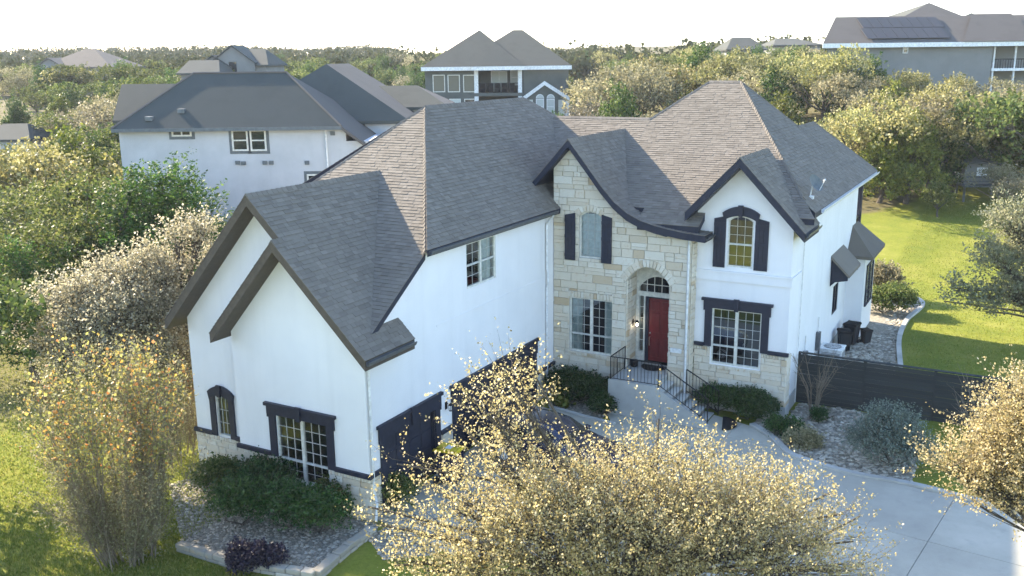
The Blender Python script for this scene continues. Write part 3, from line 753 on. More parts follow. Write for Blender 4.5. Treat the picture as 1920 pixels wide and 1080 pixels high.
for par, mb in rest.values(): ob('stones', mb, MT['stone'], par, kind='stuff')
# ---------------------------------------------------------------- windows, doors, trim
class FR:
    """local frame on a wall: (u along, z up, d outwards)"""
    def __init__(s, o, ud, nd): s.o, s.ud, s.nd = (np.asarray(q, float) for q in (o, ud, nd))
    def __call__(s, u, z, d=0): return s.o+s.ud*u+s.nd*d+np.array([0, 0, z])
    def bar(s, mb, u0, u1, z0, z1, d0, d1): return mb.obox(s(u0, z0, d0), s.ud*(u1-u0), s.nd*(d1-d0), (0, 0, z1-z0))
def window(F, u0, u1, z0, z1, lights=2, cols=3, rows=4, meet=.33, frame='almond', rise=0, rec=.07, curtain=None, lower_cols=None, parent=None, room=True, mat_room='room', fr=.05):
    """sashes side by side; each has an upper grid and a lower grid split at fraction meet"""
    par = parent or house; mb = MB(); d0, d1 = -rec-.04, -rec+.025; b = F.bar
    b(mb, u0, u0+fr, z0, z1, d0, d1); b(mb, u1-fr, u1, z0, z1, d0, d1); b(mb, u0+fr, u1-fr, z0, z0+fr*1.2, d0, d1+.012)
    if rise:
        n = 10; pts = [(u0+(u1-u0)*t/n, z1+rise*(1-(2*t/n-1)**2)**.9) for t in range(n+1)]
        for (a, za), (c, zc) in zip(pts, pts[1:]):
            P = [F(a, za, d0), F(c, zc, d0), F(c, zc-fr, d0), F(a, za-fr, d0)]; mb.prism(P, F.nd*(d1-d0))
    else: b(mb, u0+fr, u1-fr, z1-fr, z1, d0, d1)
    w = (u1-u0)/lights
    for i in range(1, lights): b(mb, u0+i*w-.055, u0+i*w+.055, z0+fr, z1-.0, d0, d1+.004)
    win = ob('window', mb, MT[frame], par)
    zm = z0+(z1-z0)*meet; g = MB()
    for i in range(lights):
        a = u0+i*w+(fr if i == 0 else .055); c = u0+(i+1)*w-(fr if i == lights-1 else .055)
        if meet: b(g, a, c, zm-.03, zm+.03, d0+.01, d1-.006)
        top = z1+(rise*.85 if rise else -fr)
        for k in range(1, cols): x = a+(c-a)*k/cols; b(g, x-.0065, x+.0065, zm+.03, top, -rec-.012, -rec+.006); 
        for k in range(1, rows): z = zm+.03+(z1+rise*.7-fr-zm)*k/rows; b(g, a, c, z-.0065, z+.0065, -rec-.010, -rec+.004)
        if meet:
            lc = cols if lower_cols is None else lower_cols
            for k in range(1, lc): x = a+(c-a)*k/lc; b(g, x-.0065, x+.0065, z0+fr, zm-.03, -rec-.032, -rec-.014)
            z = (z0+zm)/2
            if lc > 1: b(g, a, c, z-.0065, z+.0065, -rec-.030, -rec-.016)
        n = 8 if rise else 1
        P = [F(a, z0+.02, -rec-.02), F(c, z0+.02, -rec-.02)]
        if rise: P += [F(u1-(u1-u0)*t/10, z1-.03+rise*(1-(2*t/10-1)**2)**.9, -rec-.02) for t in range(11)]
        else: P += [F(c, z1-.02, -rec-.02), F(a, z1-.02, -rec-.02)]
        mbp = MB().add(P, [tuple(range(len(P)))]); ob('pane', mbp, MT['glass'], win)
    ob('muntins', g, MT['grille'] if frame == 'almond' else MT[frame], win)
    if room:
        rm = MB(); a, c, e, f = F(u0-.5, z0-.5, -.3), F(u1+.5, z0-.5, -.3), None, None
        dp = 2.2; q = [F(u0-.22, z0-.25, -.26), F(u1+.22, z0-.25, -.26), F(u1+.22, z1+.3, -.26), F(u0-.22, z1+.3, -.26)]; q2 = [p-F.nd*dp for p in q]
        rm.add(q+q2, [(4, 5, 6, 7), (0, 1, 5, 4), (1, 2, 6, 5), (2, 3, 7, 6), (3, 0, 4, 7)])
        ob('room', rm, MT[mat_room], win)
    if curtain:
        for (a, c) in curtain:
            n = 26; pts = [(u0+(u1-u0)*(a+(c-a)*t/n), -.20-.03*math.sin(t*1.9)) for t in range(n+1)]
            v = [F(x, z0+.02, d) for x, d in pts]+[F(x, z1+rise*.4, d) for x, d in pts]
            ob('curtain', MB().add(v, [(i, i+1, n+2+i, n+1+i) for i in range(n)]), MT['curtain'], win, True)
    return win
FG0 = FR((0, 0, 0), (1, 0, 0), (0, -1, 0)); FGJ = FR((0, JG, 0), (1, 0, 0), (0, -1, 0)); FX0 = FR((0, 0, 0), (0, 1, 0), (1, 0, 0))
FE = FR((0, YE+.03, 0), (1, 0, 0), (0, -1, 0)); FRW = FR((0, YR, 0), (1, 0, 0), (0, -1, 0)); FXR = FR((XR, 0, 0), (0, 1, 0), (1, 0, 0)); FD = FR((0, 12.64, 0), (1, 0, 0), (0, -1, 0))
window(FG0, -3.39, -1.47, .16, 2.2, 2, 3, 4, .33, rec=.05)
window(FGJ, -6.24, -5.66, .86, 2.05, 1, 3, 3, 0, rise=.2, rec=.05)
window(FX0, 5.43, 7.3, 5.19, 6.67, 2, 2, 2, .5, rec=.06, curtain=[(.05, .17), (.62, .95)], lower_cols=2)
window(FE, .66, 2.41, 1.49, 3.61, 2, 3, 4, .33, rec=.1, curtain=[(.02, .27), (.78, .98)])
window(FE, 1.05, 1.94, 5.16, 6.72, 1, 3, 5, 0, rise=.2, rec=.1, curtain=[(.0, 1.0)])
window(FRW, 6.05, 7.81, 1.66, 3.71, 2, 3, 4, .33, rec=.05)
window(FRW, 6.49, 7.38, 5.24, 6.86, 1, 3, 3, .5, rise=.2, rec=.05, mat_room='room')
window(FXR, 20.2, 21.4, 1.75, 3.0, 2, 1, 1, .0, rec=.05, frame='trim')
def trimset(F, u0, u1, z0, z1, w=.26, head=.36, cap=.1, key=True, sill=None, name='window_trim'):
    """side casings, header with cap, keystone"""
    mb = MB()
    F.bar(mb, u0-w, u0-.002, z0, z1+.002, .002, .055); F.bar(mb, u1+.002, u1+w, z0, z1+.002, .002, .055)
    F.bar(mb, u0-w-.05, u1+w+.05, z1+.002, z1+head-cap, .002, .075); F.bar(mb, u0-w-.12, u1+w+.12, z1+head-cap, z1+head, .002, .12)
    F.bar(mb, u0-w-.05, u0-w, z1-.1, z1, .002, .07); F.bar(mb, u1+w, u1+w+.05, z1-.1, z1, .002, .07)
    if key:
        c = (u0+u1)/2; P = [F(c-.07, z1-.03, .08), F(c+.07, z1-.03, .08), F(c+.1, z1+head+.05, .08), F(c-.1, z1+head+.05, .08)]; mb.prism(P, F.nd*.075)
    return ob(name, mb, MT['trim'], house)
trimset(FG0, -3.39, -1.47, .86, 2.2); trimset(FRW, 6.05, 7.81, 2.28, 3.71)
trimset(FX0, .78, 3.34, -.6, 1.82, .26, .47, .1, True, name='garage_trim'); trimset(FX0, 4.6, 9.88, -.6, 1.82, .26, .47, .1, True, name='garage_trim')
def archtrim(F, u0, u1, z1, rise, th, legs=None, w=.2, over=.12):
    mb = MB(); n = 12; e = over; ring = []
    for t in range(n+1):
        s = 2*t/n-1; x = (u0+u1)/2+s*((u1-u0)/2+e); zz = z1+rise*(1-(s*.97)**2)**.9; ring.append((x, zz, (u0+u1)/2+s*((u1-u0)/2+e+.06), zz+th+.05*(1-s*s)))
    for a, b in zip(ring, ring[1:]):
        mb.prism([F(a[0], a[1], .003), F(b[0], b[1], .003), F(b[2], b[3], .003), F(a[2], a[3], .003)], F.nd*.085)
    c = (u0+u1)/2; mb.prism([F(c-.06, z1+rise-.02, .09), F(c+.06, z1+rise-.02, .09), F(c+.09, z1+rise+th+.1, .09), F(c-.09, z1+rise+th+.1, .09)], F.nd*.07)
    if legs is not None: F.bar(mb, u0-w, u0-.002, legs, z1+.16, .003, .06); F.bar(mb, u1+.002, u1+w, legs, z1+.16, .003, .06)
    return ob('window_trim', mb, MT['trim'], house)
archtrim(FGJ, -6.24, -5.66, 2.05, .2, .26, .86, .22, .2); archtrim(FRW, 6.49, 7.38, 6.86, .2, .27, None, .2, .14)
def band(F, a, b, z, h=.13, d=.09): return ob('sill_band', F.bar(MB(), a, b, z-h, z, .003, d), MT['trim'], house)
band(FG0, XI-.07, -3.66, .99); band(FG0, -1.2, .09, .99); band(FGJ, -7.24, -6.47, .99); band(FGJ, -5.43, XI-.08, .99)
band(FX0, -.002, .5, .99); band(FX0, 3.62, 4.32, .99); band(FX0, 10.16, YE-.01, .99); band(FRW, 5.44, 5.78, 2.40); band(FRW, 8.08, 8.80, 2.40)
def shutter(F, u0, u1, z0, z1, slope):
    """board shutter: frame stiles, rails, raised panels"""
    mb = MB(); zl, zr = (z1, z1+slope) if slope >= 0 else (z1-slope, z1)
    mb.prism([F(u0, z0, .004), F(u1, z0, .004), F(u1, zr, .004), F(u0, zl, .004)], F.nd*.035)
    s = ob('shutter', mb, MT['trim'], house); m2 = MB(); n = 3; w = (u1-u0)/n
    for i in range(n): F.bar(m2, u0+i*w+.008, u0+(i+1)*w-.008, z0+.01, min(zl, zr)-.015, .04, .056)
    for z in (z0+.12, (z0+z1)/2, z1-.25): F.bar(m2, u0+.006, u1-.006, z, z+.12, .057, .075)
    ob('shutter_boards', m2, MT['trim'], s)
shutter(FE, .50, .92, 5.02, 6.78, -.10) if False else None
FEp = FR((0, YE-.03, 0), (1, 0, 0), (0, -1, 0))
shutter(FEp, .50, .92, 5.06, 6.74, .10); shutter(FEp, 1.98, 2.38, 5.05, 6.74, -.10)
shutter(FRW, 6.0, 6.42, 5.2, 6.92, .10); shutter(FRW, 7.44, 7.90, 5.2, 6.92, -.10)
# garage doors (dark panelled)
def garage_door(a, b):
    dz0, dz1 = -.42, 1.80; base = ob('garage_door', FX0.bar(MB(), a+.004, b-.004, dz0, dz1, -.17, -.13), MT['trim'], house); n = 4; h = (dz1-dz0)/n; c = max(4, round((b-a)/.65))
    for i in range(n):
        for k_ in range(c):
            w = (b-a)/c; m2 = MB(); u, z = a+k_*w+.05, dz0+i*h+.05; m2.bevbox((0, 0, 0), (.02, w-.1, h-.1), .006)
            ob('door_panel', MB().add([(x-.126, y+u, zz+z) for x, y, zz in m2.v], m2.f), MT['trim'], base)
garage_door(.78, 3.34); garage_door(4.6, 9.88)
for a, b in ((.78, 3.34), (4.6, 9.88)): ob('garage_jamb', MB().box((-.12, a+.003, -.42), (.004, a+.03, 1.79)).box((-.12, b-.03, -.42), (.004, b-.003, 1.79)).box((-.12, a+.031, 1.79), (.004, b-.031, 1.817)), MT['trim'], house)
# front door with arched transom and sidelight
dm = MB()
for a, b, c, d in ((2.95, 3.10, 1.2, 5.0), (3.10, 4.62, 3.72, 3.86), (3.28, 3.34, 1.2, 3.72), (3.10, 3.28, 1.2, 1.55), (4.45, 4.62, 1.2, 3.72)): FD.bar(dm, a, b, c, d, -.12, .03)
dframe = ob('door_frame', dm, MT['almond'], house)
ob('door_jamb', FD.bar(FD.bar(MB(), 3.345, 3.46, 1.2, 3.715, -.11, -.0), 3.46, 4.44, 3.66, 3.715, -.11, .0), MT['trim'], dframe)
ob('pane', FD.bar(MB(), 3.105, 3.275, 1.56, 3.71, -.08, -.07), MT['glass'], dframe)
ms = MB()
for k_ in range(1, 5): FD.bar(ms, 3.10, 3.28, 1.55+k_*.43, 1.57+k_*.43, -.066, -.05)
ob('muntins', ms, MT['almond'], dframe)
door = ob('front_door', FD.bar(MB(), 3.465, 4.435, 1.22, 3.655, -.10, -.05), MT['wood_red'], house)
for (a, b, c, d) in ((3.56, 3.90, 2.35, 3.1), (4.0, 4.34, 2.35, 3.1), (3.56, 3.90, 3.2, 3.55), (4.0, 4.34, 3.2, 3.55), (3.56, 3.90, 1.38, 2.1), (4.0, 4.34, 1.38, 2.1)):
    m2 = MB().bevbox((0, 0, 0), (b-a, .035, d-c), .014); ob('door_panel', MB().add([(x+a, 12.64+.05-y, z+c) for x, y, z in m2.v], [q[::-1] for q in m2.f]), MT['wood_red'], door)
ob('door_handle', MB().tube([FD(3.53, 2.15, -.03), FD(3.53, 2.15, .03), FD(3.53, 2.0, .04), FD(3.53, 1.82, .02)], .012, 6).lathe(FD(3.53, 2.28, -.04), [(.03, 0), (.03, .03), (.02, .05)], 10), MT['brass'], door)
tw = MB(); n = 12
tp = [(3.10+1.2*t/n if False else 3.10+1.44*t/n, 4.05+.45*(1-(2*t/n-1)**2)**.9) for t in range(n+1)]
for (a, za), (b, zb) in zip(tp, tp[1:]): tw.prism([FD(a, za, .0), FD(b, zb, .0), FD(b, zb+.7 if zb < 4.5 else 5.1, .0), FD(a, za+.7 if za < 4.5 else 5.1, .0)], FD.nd*.03)
FD.bar(tw, 3.10, 4.54, 3.862, 3.90, .0, .03)
ob('transom_frame', tw, MT['almond'], dframe)
ob('pane', MB().add([FD(3.1, 3.87, -.03), FD(4.54, 3.87, -.03)]+[FD(x, z, -.03) for x, z in tp[::-1]], [tuple(range(15))]), MT['glass'], dframe)
mt = MB()
for k_ in range(1, 5): x = 3.10+1.44*k_/5; FD.bar(mt, x-.012, x+.012, 3.9, 4.47, -.025, -.005)
FD.bar(mt, 3.12, 4.52, 4.16, 4.185, -.025, -.003); ob('muntins', mt, MT['almond'], dframe)
ob('hall', MB().add([FD(x, z, d) for d in (-.2, -2.5) for x, z in ((2.9, 1.0), (4.7, 1.0), (4.7, 5.1), (2.9, 5.1))], [(4, 5, 6, 7), (0, 1, 5, 4), (1, 2, 6, 5), (2, 3, 7, 6), (3, 0, 4, 7)]), MT['room'], dframe)
# house number plaque
pq = ob('number_plaque', MB().bevbox((4.73, YE-.075, 2.02), (5.15, YE-.04, 2.19), .008), MT['white'], house)
# side awnings, bay, balcony (right side)
aw = MB(); y0, y1 = 19.2, 21.9
aw.add([(XR, y0, 4.5), (XR, y1, 4.5), (XR+.75, y1, 3.75), (XR+.75, y0, 3.75), (XR, y0, 4.38), (XR, y1, 4.38), (XR+.75, y1, 3.63), (XR+.75, y0, 3.63)], [(0, 3, 2, 1), (4, 5, 6, 7), (3, 7, 6, 2), (0, 4, 7, 3), (1, 2, 6, 5)])
awn = ob('awning_roof', aw, MT['shingle'], house)
for y in (y0+.12, y1-.22): ob('awning_bracket', MB().prism([(XR+.01, y, 3.2), (XR+.01, y, 4.36), (XR+.68, y, 3.68), (XR+.68, y, 3.5), (XR+.2, y, 3.4)], (0, .1, 0)), MT['trim'], awn)
BY0, BY1, BX = 23.2, 26.0, XR+.75
ob('bay_wall', MB().box((XR-.1, BY0, -.3), (BX, BY1, 3.95)), MT['stucco'], house)
bw = FR((BX, 0, 0), (0, 1, 0), (1, 0, 0)); window(bw, BY0+.5, BY1-.5, 1.4, 3.3, 2, 2, 3, .33, frame='trim', rec=-.03, room=False)
br = MB(); v = [(BX+.35, BY0-.35, 3.85), (BX+.35, BY1+.35, 3.85), (XR, BY1+.35, 3.85), (XR, BY0-.35, 3.85), (XR, BY0+.7, 5.0), (XR, BY1-.7, 5.0)]
v += [(x, y, z-.14) for x, y, z in v[:4]]
br.add(v, [(0, 1, 5, 4), (3, 0, 4), (1, 2, 5), (6, 7, 1, 0), (9, 6, 0, 3), (7, 8, 2, 1), (9, 8, 7, 6)]); ob('bay_roof', br, MT['shingle'], house)
ob('balcony_floor', MB().box((3.0, 24.72, 3.9), (XR+.05, 26.2, 4.15)), MT['stucco'], house)
ob('balcony_post', MB().box((XR-.2, 25.9, -.4), (XR-.0, 26.1, 3.9)).box((XR-.2, 25.9, 4.15), (XR-.0, 26.1, 7.0)), MT['trim'], house)
rb = MB(); rb.box((XR-.12, 24.72, 5.1), (XR-.06, 25.9, 5.16)).box((XR-.12, 24.72, 4.25), (XR-.06, 25.9, 4.29))
for k_ in range(10): rb.box((XR-.105, 24.8+k_*.115, 4.29), (XR-.08, 24.825+k_*.115, 5.1))
ob('balcony_rail', rb, MT['iron'], house)
# porch, stairs
PZ = 1.14; PX0, PX1, PY = 2.97, 4.62, 10.2
porch = ob('porch', MB().box((PX0, PY, -.5), (PX1, 12.6, PZ)), MT['found'], house)
NS = 7; rise_ = (PZ+.16)/NS
for i in range(1, NS):
    s_ = ob('step', MB().box((PX1+.3*(i-1)+.004, PY+.004, -.5), (PX1+.3*i-.02, 11.5, PZ-rise_*i-.045)), MT['mortar_d'], porch)
    ob('tread', MB().box((PX1+.3*(i-1)+.002, PY+.002, PZ-rise_*i-.044), (PX1+.3*i+.02, 11.52, PZ-rise_*i)), MT['kerb'], s_)
ob('porch_wall', MB().prism([(PX0-.02, PY-.1, -.5), (PX1+2.05, PY-.1, -.5), (PX1+2.05, PY-.1, .1), (PX1, PY-.1, PZ+.04), (PX0-.02, PY-.1, PZ+.04)], (0, .096, 0)), MT['found'], porch)
# ---------------------------------------------------------------- railings, mats, lamps (things on the house)
def railing(name, pts, h, label, zb=None, group=None):
    t = thing(name, label, 'railing', pts[0], 0, group); o = np.array(pts[0], float); rail = MB(); P = [np.array(p, float)-o for p in pts]
    for hh, r_ in ((h, .022), (.08, .014)): rail.tube([p+[0, 0, hh] for p in P], r_, 6)
    ob('handrail', rail, MT['iron'], t)
    for p in P: ob('post', MB().tube([p+[0, 0, -.02], p+[0, 0, h]], .02, 6), MT['iron'], t)
    for a, b in zip(P, P[1:]):
        n = max(2, int(np.linalg.norm(b-a)/.125))
        for i in range(1, n):
            q = a+(b-a)*i/n; ob('baluster', MB().tube([q+[0, 0, .08], q+[0, 0, h]], .0095, 5), MT['iron'], t)
    return t
railing('railing', [(PX0+.05, 11.5, PZ), (PX0+.05, PY-.05, PZ), (PX1+.2, PY-.05, PZ+.02), (PX1+2.0, PY-.05, .12)], .88, 'black iron railing around the porch and down the outer side of the steps')
railing('railing', [(5.42, 11.42, PZ-.5), (PX1+2.0, 11.42, .02)], .88, 'short black iron stair railing beside the hedge under the navy-framed window')
def half_mat(loc, rx, ry, label, rz=0):
    t = MB(); n = 14; v = [(rx*math.cos(math.pi*k_/n), ry*math.sin(math.pi*k_/n), 0) for k_ in range(n+1)]
    t.prism(v, (0, 0, .022)); o = ob('door_mat', t, MT['mat']); o.location = loc; o.rotation_euler = (0, 0, rz); return tag(o, label, 'mat')
half_mat((3.9, 12.35, PZ+.004), .5, -.62, 'half-round black doormat on the porch before the red door', 0)
half_mat((6.98, 10.75, T(7, 10.75)+.066), .62, .5, 'half-round black mat at the foot of the entry steps', R(-75))
def sconce(name, loc, nd, label, lit, cat='lamp'):
    t = thing(name, label, cat, loc); nd = np.array(nd, float); s = np.cross(nd, [0, 0, 1])
    ob('backplate', MB().obox(-s*.06+np.array([0, 0, -.12]), s*.12, nd*.02, (0, 0, .24)), MT['iron'], t)
    ob('arm', MB().tube([nd*.02+[0, 0, .02], nd*.1+[0, 0, .1], nd*.17+[0, 0, .06]], .012, 6), MT['iron'], t)
    c = nd*.17
    cage = MB().lathe(c+[0, 0, -.16], [(.05, 0), (.055, .01)], 6).lathe(c+[0, 0, .03], [(.085, 0), (.04, .06), (.012, .09)], 6)
    for k_ in range(6):
        a = k_*math.pi/3; cage.tube([c+[.052*math.cos(a), .052*math.sin(a), -.15], c+[.078*math.cos(a), .078*math.sin(a), .03]], .006, 4)
    ob('lantern_cage', cage, MT['iron'], t)
    ob('bulb', MB().lathe(c+[0, 0, -.12], [(.015, 0), (.035, .04), (.03, .08), (.012, .11)], 10), MT['bulb'] if lit else MT['white'], t, True)
sconce('wall_lantern', (3.002, 12.25, 2.75), (1, 0, 0), 'lit wall lantern on the stone reveal beside the front door', True)
sconce('wall_lantern', (.004, 4.0, 1.72), (1, 0, 0), 'black wall lantern between the two garage doors', False)
wr = MB(); wr.lathe((0, 0, 0), [(.10, 0), (.14, .05), (.16, .2), (.17, .24), (.14, .25), (.12, .2)], 14); o = ob('planter', wr, MT['iron'], None, True); o.location = (3.2, 11.95, PZ+.003); tag(o, 'small round dark planter pot on the porch beside the doorway', 'planter')
# satellite dish
sp = np.array([8.8, 14.0, zX(8.8)+.02]); t = thing('satellite_dish', 'small grey satellite dish on a mast on the shaded roof slope', 'satellite dish', sp)
ob('mount', MB().box((-.12, -.1, -.08), (.12, .1, .02)), MT['gutter'], t); ob('mast', MB().tube([(0, 0, 0), (.05, 0, .35), (.12, 0, .42)], .022, 6), MT['gutter'], t)
ds = MB(); ax = np.array([.75, -.35, .55]); ax /= np.linalg.norm(ax); e1_ = np.cross(ax, [0, 0, 1]); e1_ /= np.linalg.norm(e1_); e2_ = np.cross(ax, e1_); c0 = np.array([.12, 0, .45])
rings = [(0, 0), (.12, .012), (.22, .045), (.29, .085), (.30, .09)]; v = []; f = []; n = 18
for r_, h in rings:
    for k_ in range(n): a = 2*math.pi*k_/n; v.append(c0+ax*h+e1_*r_*math.cos(a)+e2_*r_*1.1*math.sin(a))
for i in range(len(rings)-1):
    for k_ in range(n): f.append((i*n+k_, i*n+(k_+1) % n, (i+1)*n+(k_+1) % n, (i+1)*n+k_))
ob('dish', ds.add(v, f), MT['ntrim'], t, True); ob('feed_arm', MB().tube([c0-e2_*-.3+ax*.05, c0+ax*.42+e2_*.1], .014, 5).obox(c0+ax*.4+e2_*.06, ax*.08, e1_*.06, e2_*.06), MT['gutter'], t)
# ---------------------------------------------------------------- yard things
# fence of horizontal boards
def fence(x0, x1, y, top, label, tilt=0):
    t = thing('fence', label, 'fence', (x0, y, T(x0, y))); zb = T(x0, y); n = max(1, round((x1-x0)/2.45)); w = (x1-x0)/n
    for i in range(n+1): ob('post', MB().box((i*w-.05, .03, -.3), (i*w+.05, .13, top-zb+.03)), MT['fence'], t)
    bm = mesh('board', *(lambda b: (b.v, b.f))(MB().bevbox((.012, -.014, 0), (w-.012, .014, .138), .004)), MT['fence'])
    for i in range(n):
        drop = T(x0+i*w, y)-zb; z = top-zb-.142; k_ = 0
        while z > min(drop, 0)-.1:
            o = ob('board', bm, None, t); o.location = (i*w, random.uniform(-.006, .006), z+random.uniform(-.002, .002)); z -= .146
    ob('cap_rail', MB().box((-.03, -.03, top-zb+.032), (x1-x0+.03, .14, top-zb+.06)), MT['fence'], t); return t
random.seed(9)
fence(XR+.06, 15.6, 13.92, 1.88, 'dark stained board fence running from the house corner to the lawn')
def fbox(mb, a, b, r=.02): return mb.bevbox(a, b, r)
# air conditioner
p = on('x', 9.3, 1556, 668); acp = (9.25, 17.9, T(9.25, 17.9)+.0)
ac = thing('air_conditioner', 'pale grey air conditioning unit on gravel behind the dark fence', 'air conditioner', acp)
ob('pad', fbox(MB(), (-.5, -.5, -.02), (.5, .5, .07), .01), MT['found'], ac); ob('cabinet', fbox(MB(), (-.42, -.42, .07), (.42, .42, .98), .03), MT['gutter'], ac)
lv = MB()
for k_ in range(14): lv.box((-.43, -.36, .15+k_*.055), (-.423, .36, .17+k_*.055)).box((.423, -.36, .15+k_*.055), (.43, .36, .17+k_*.055)).box((-.36, -.43, .15+k_*.055), (.36, -.423, .17+k_*.055))
ob('louvres', lv, MT['gutter_d'], ac); tp_ = ob('top_cover', fbox(MB(), (-.45, -.45, .985), (.45, .45, 1.04), .02), MT['white'], ac)
gl = MB().lathe((0, 0, 1.043), [(.34, 0), (.34, .012), (.30, .016)], 24)
ob('fan_well', gl, MT['gutter_d'], tp_)
gg = MB()
for r_ in (.08, .14, .2, .26, .32): gg.tube([(r_*math.cos(a*math.pi/12), r_*math.sin(a*math.pi/12), 1.068) for a in range(25)], .006, 4)
for k_ in range(8): a = k_*math.pi/4; gg.tube([(.05*math.cos(a), .05*math.sin(a), 1.07), (.35*math.cos(a), .35*math.sin(a), 1.066)], .006, 4)
ob('fan_guard', gg, MT['gutter'], tp_)
for i, (y, h, w) in enumerate(((14.9, .6, .28), (17.2, .75, .24))):
    z = 1.1; o = thing('utility_box', ['grey electric meter box on the white side wall behind the fence', 'tall narrow grey disconnect box on the side wall above the air conditioner'][i], 'utility box', (XR+.004, y, z))
    ob('case', fbox(MB(), (0, -w/2, 0), (.16, w/2, h), .015), MT['gutter_d'], o); ob('conduit', MB().tube([(.06, 0, h), (.06, 0, h+.6)], .025, 6).tube([(.06, 0, 0), (.06, 0, -1.0)], .025, 6), MT['gutter'], o)
# wheelie bins
def bin_(loc, rz, label, lid='mat', body='binbody', group=None, sc=1.0, open_=0):
    t = thing('wheelie_bin', label, 'bin', loc, rz, group)
    def tap(mb, z0, z1, a0, b0, a1, b1, r_=.05):
        v = []
        for z, a, b in ((z0, a0, b0), (z1, a1, b1)):
            for sx, sy in ((-1, -1), (1, -1), (1, 1), (-1, 1)):
                for q in ((sx*(a-r_), sy*b), (sx*a, sy*(b-r_)))[::1 if sx*sy < 0 else -1][::-1]: v.append((q[0]*sc, q[1]*sc, z*sc))
        mb.add(v, [tuple(range(8))[::-1], tuple(range(8, 16))]+[(i, (i+1) % 8, 8+(i+1) % 8, 8+i) for i in range(8)]); return mb
    ob('body', tap(tap(MB(), .06, .98, .24, .27, .31, .37), .98, 1.03, .335, .395, .335, .395), MT[body], t)
    ld = tap(MB(), 1.034, 1.10, .345, .42, .31, .38); ob('lid', ld, MT[lid], t)
    ob('handle', MB().tube([(-.24*sc, .44*sc, 1.0*sc), (.24*sc, .44*sc, 1.0*sc)], .018*sc, 6).tube([(-.24*sc, .38*sc, .97*sc), (-.24*sc, .44*sc, 1.0*sc)], .016, 6).tube([(.24*sc, .38*sc, .97*sc), (.24*sc, .44*sc, 1.0*sc)], .016, 6), MT[body], t)
    for s in (-1, 1): ob('wheel', MB().tube([(s*.25*sc, .3*sc, .12*sc), (s*.31*sc, .3*sc, .12*sc)], .12*sc, 14), MT['mat'], t)
    return t
MT['binbody'] = M('charcoal_bin_plastic', (.02, .022, .026), .5); MT['yel'] = M('yellow_bin_lid', (.62, .45, .01), .4); MT['navy'] = M('navy_bin_plastic', (.012, .018, .05), .45)
yb = bin_((.75, 3.0, T(.75, 3.0)+.042), R(95), 'wheelie bin with bright yellow lid and dark body beside the garage door', 'yel', 'navy', sc=1.05)
ob('lid_sticker', MB().box((-.13, -.1, 1.158), (.13, .1, 1.161)), MT['white'], yb)
bin_((9.2, 20.9, T(9.2, 20.9)), R(20), 'black wheelie bin with flat lid by the side wall, next to the air conditioner', sc=.85)
bin_((9.30, 22.0, T(9.3, 22.0)), R(-10), 'black wheelie bin further along the side wall, near the bay window', sc=.9)
bin_((9.85, 22.4, T(9.85, 22.4)), R(40), 'smaller charcoal bin standing away from the wall, behind the two black bins', sc=.6)
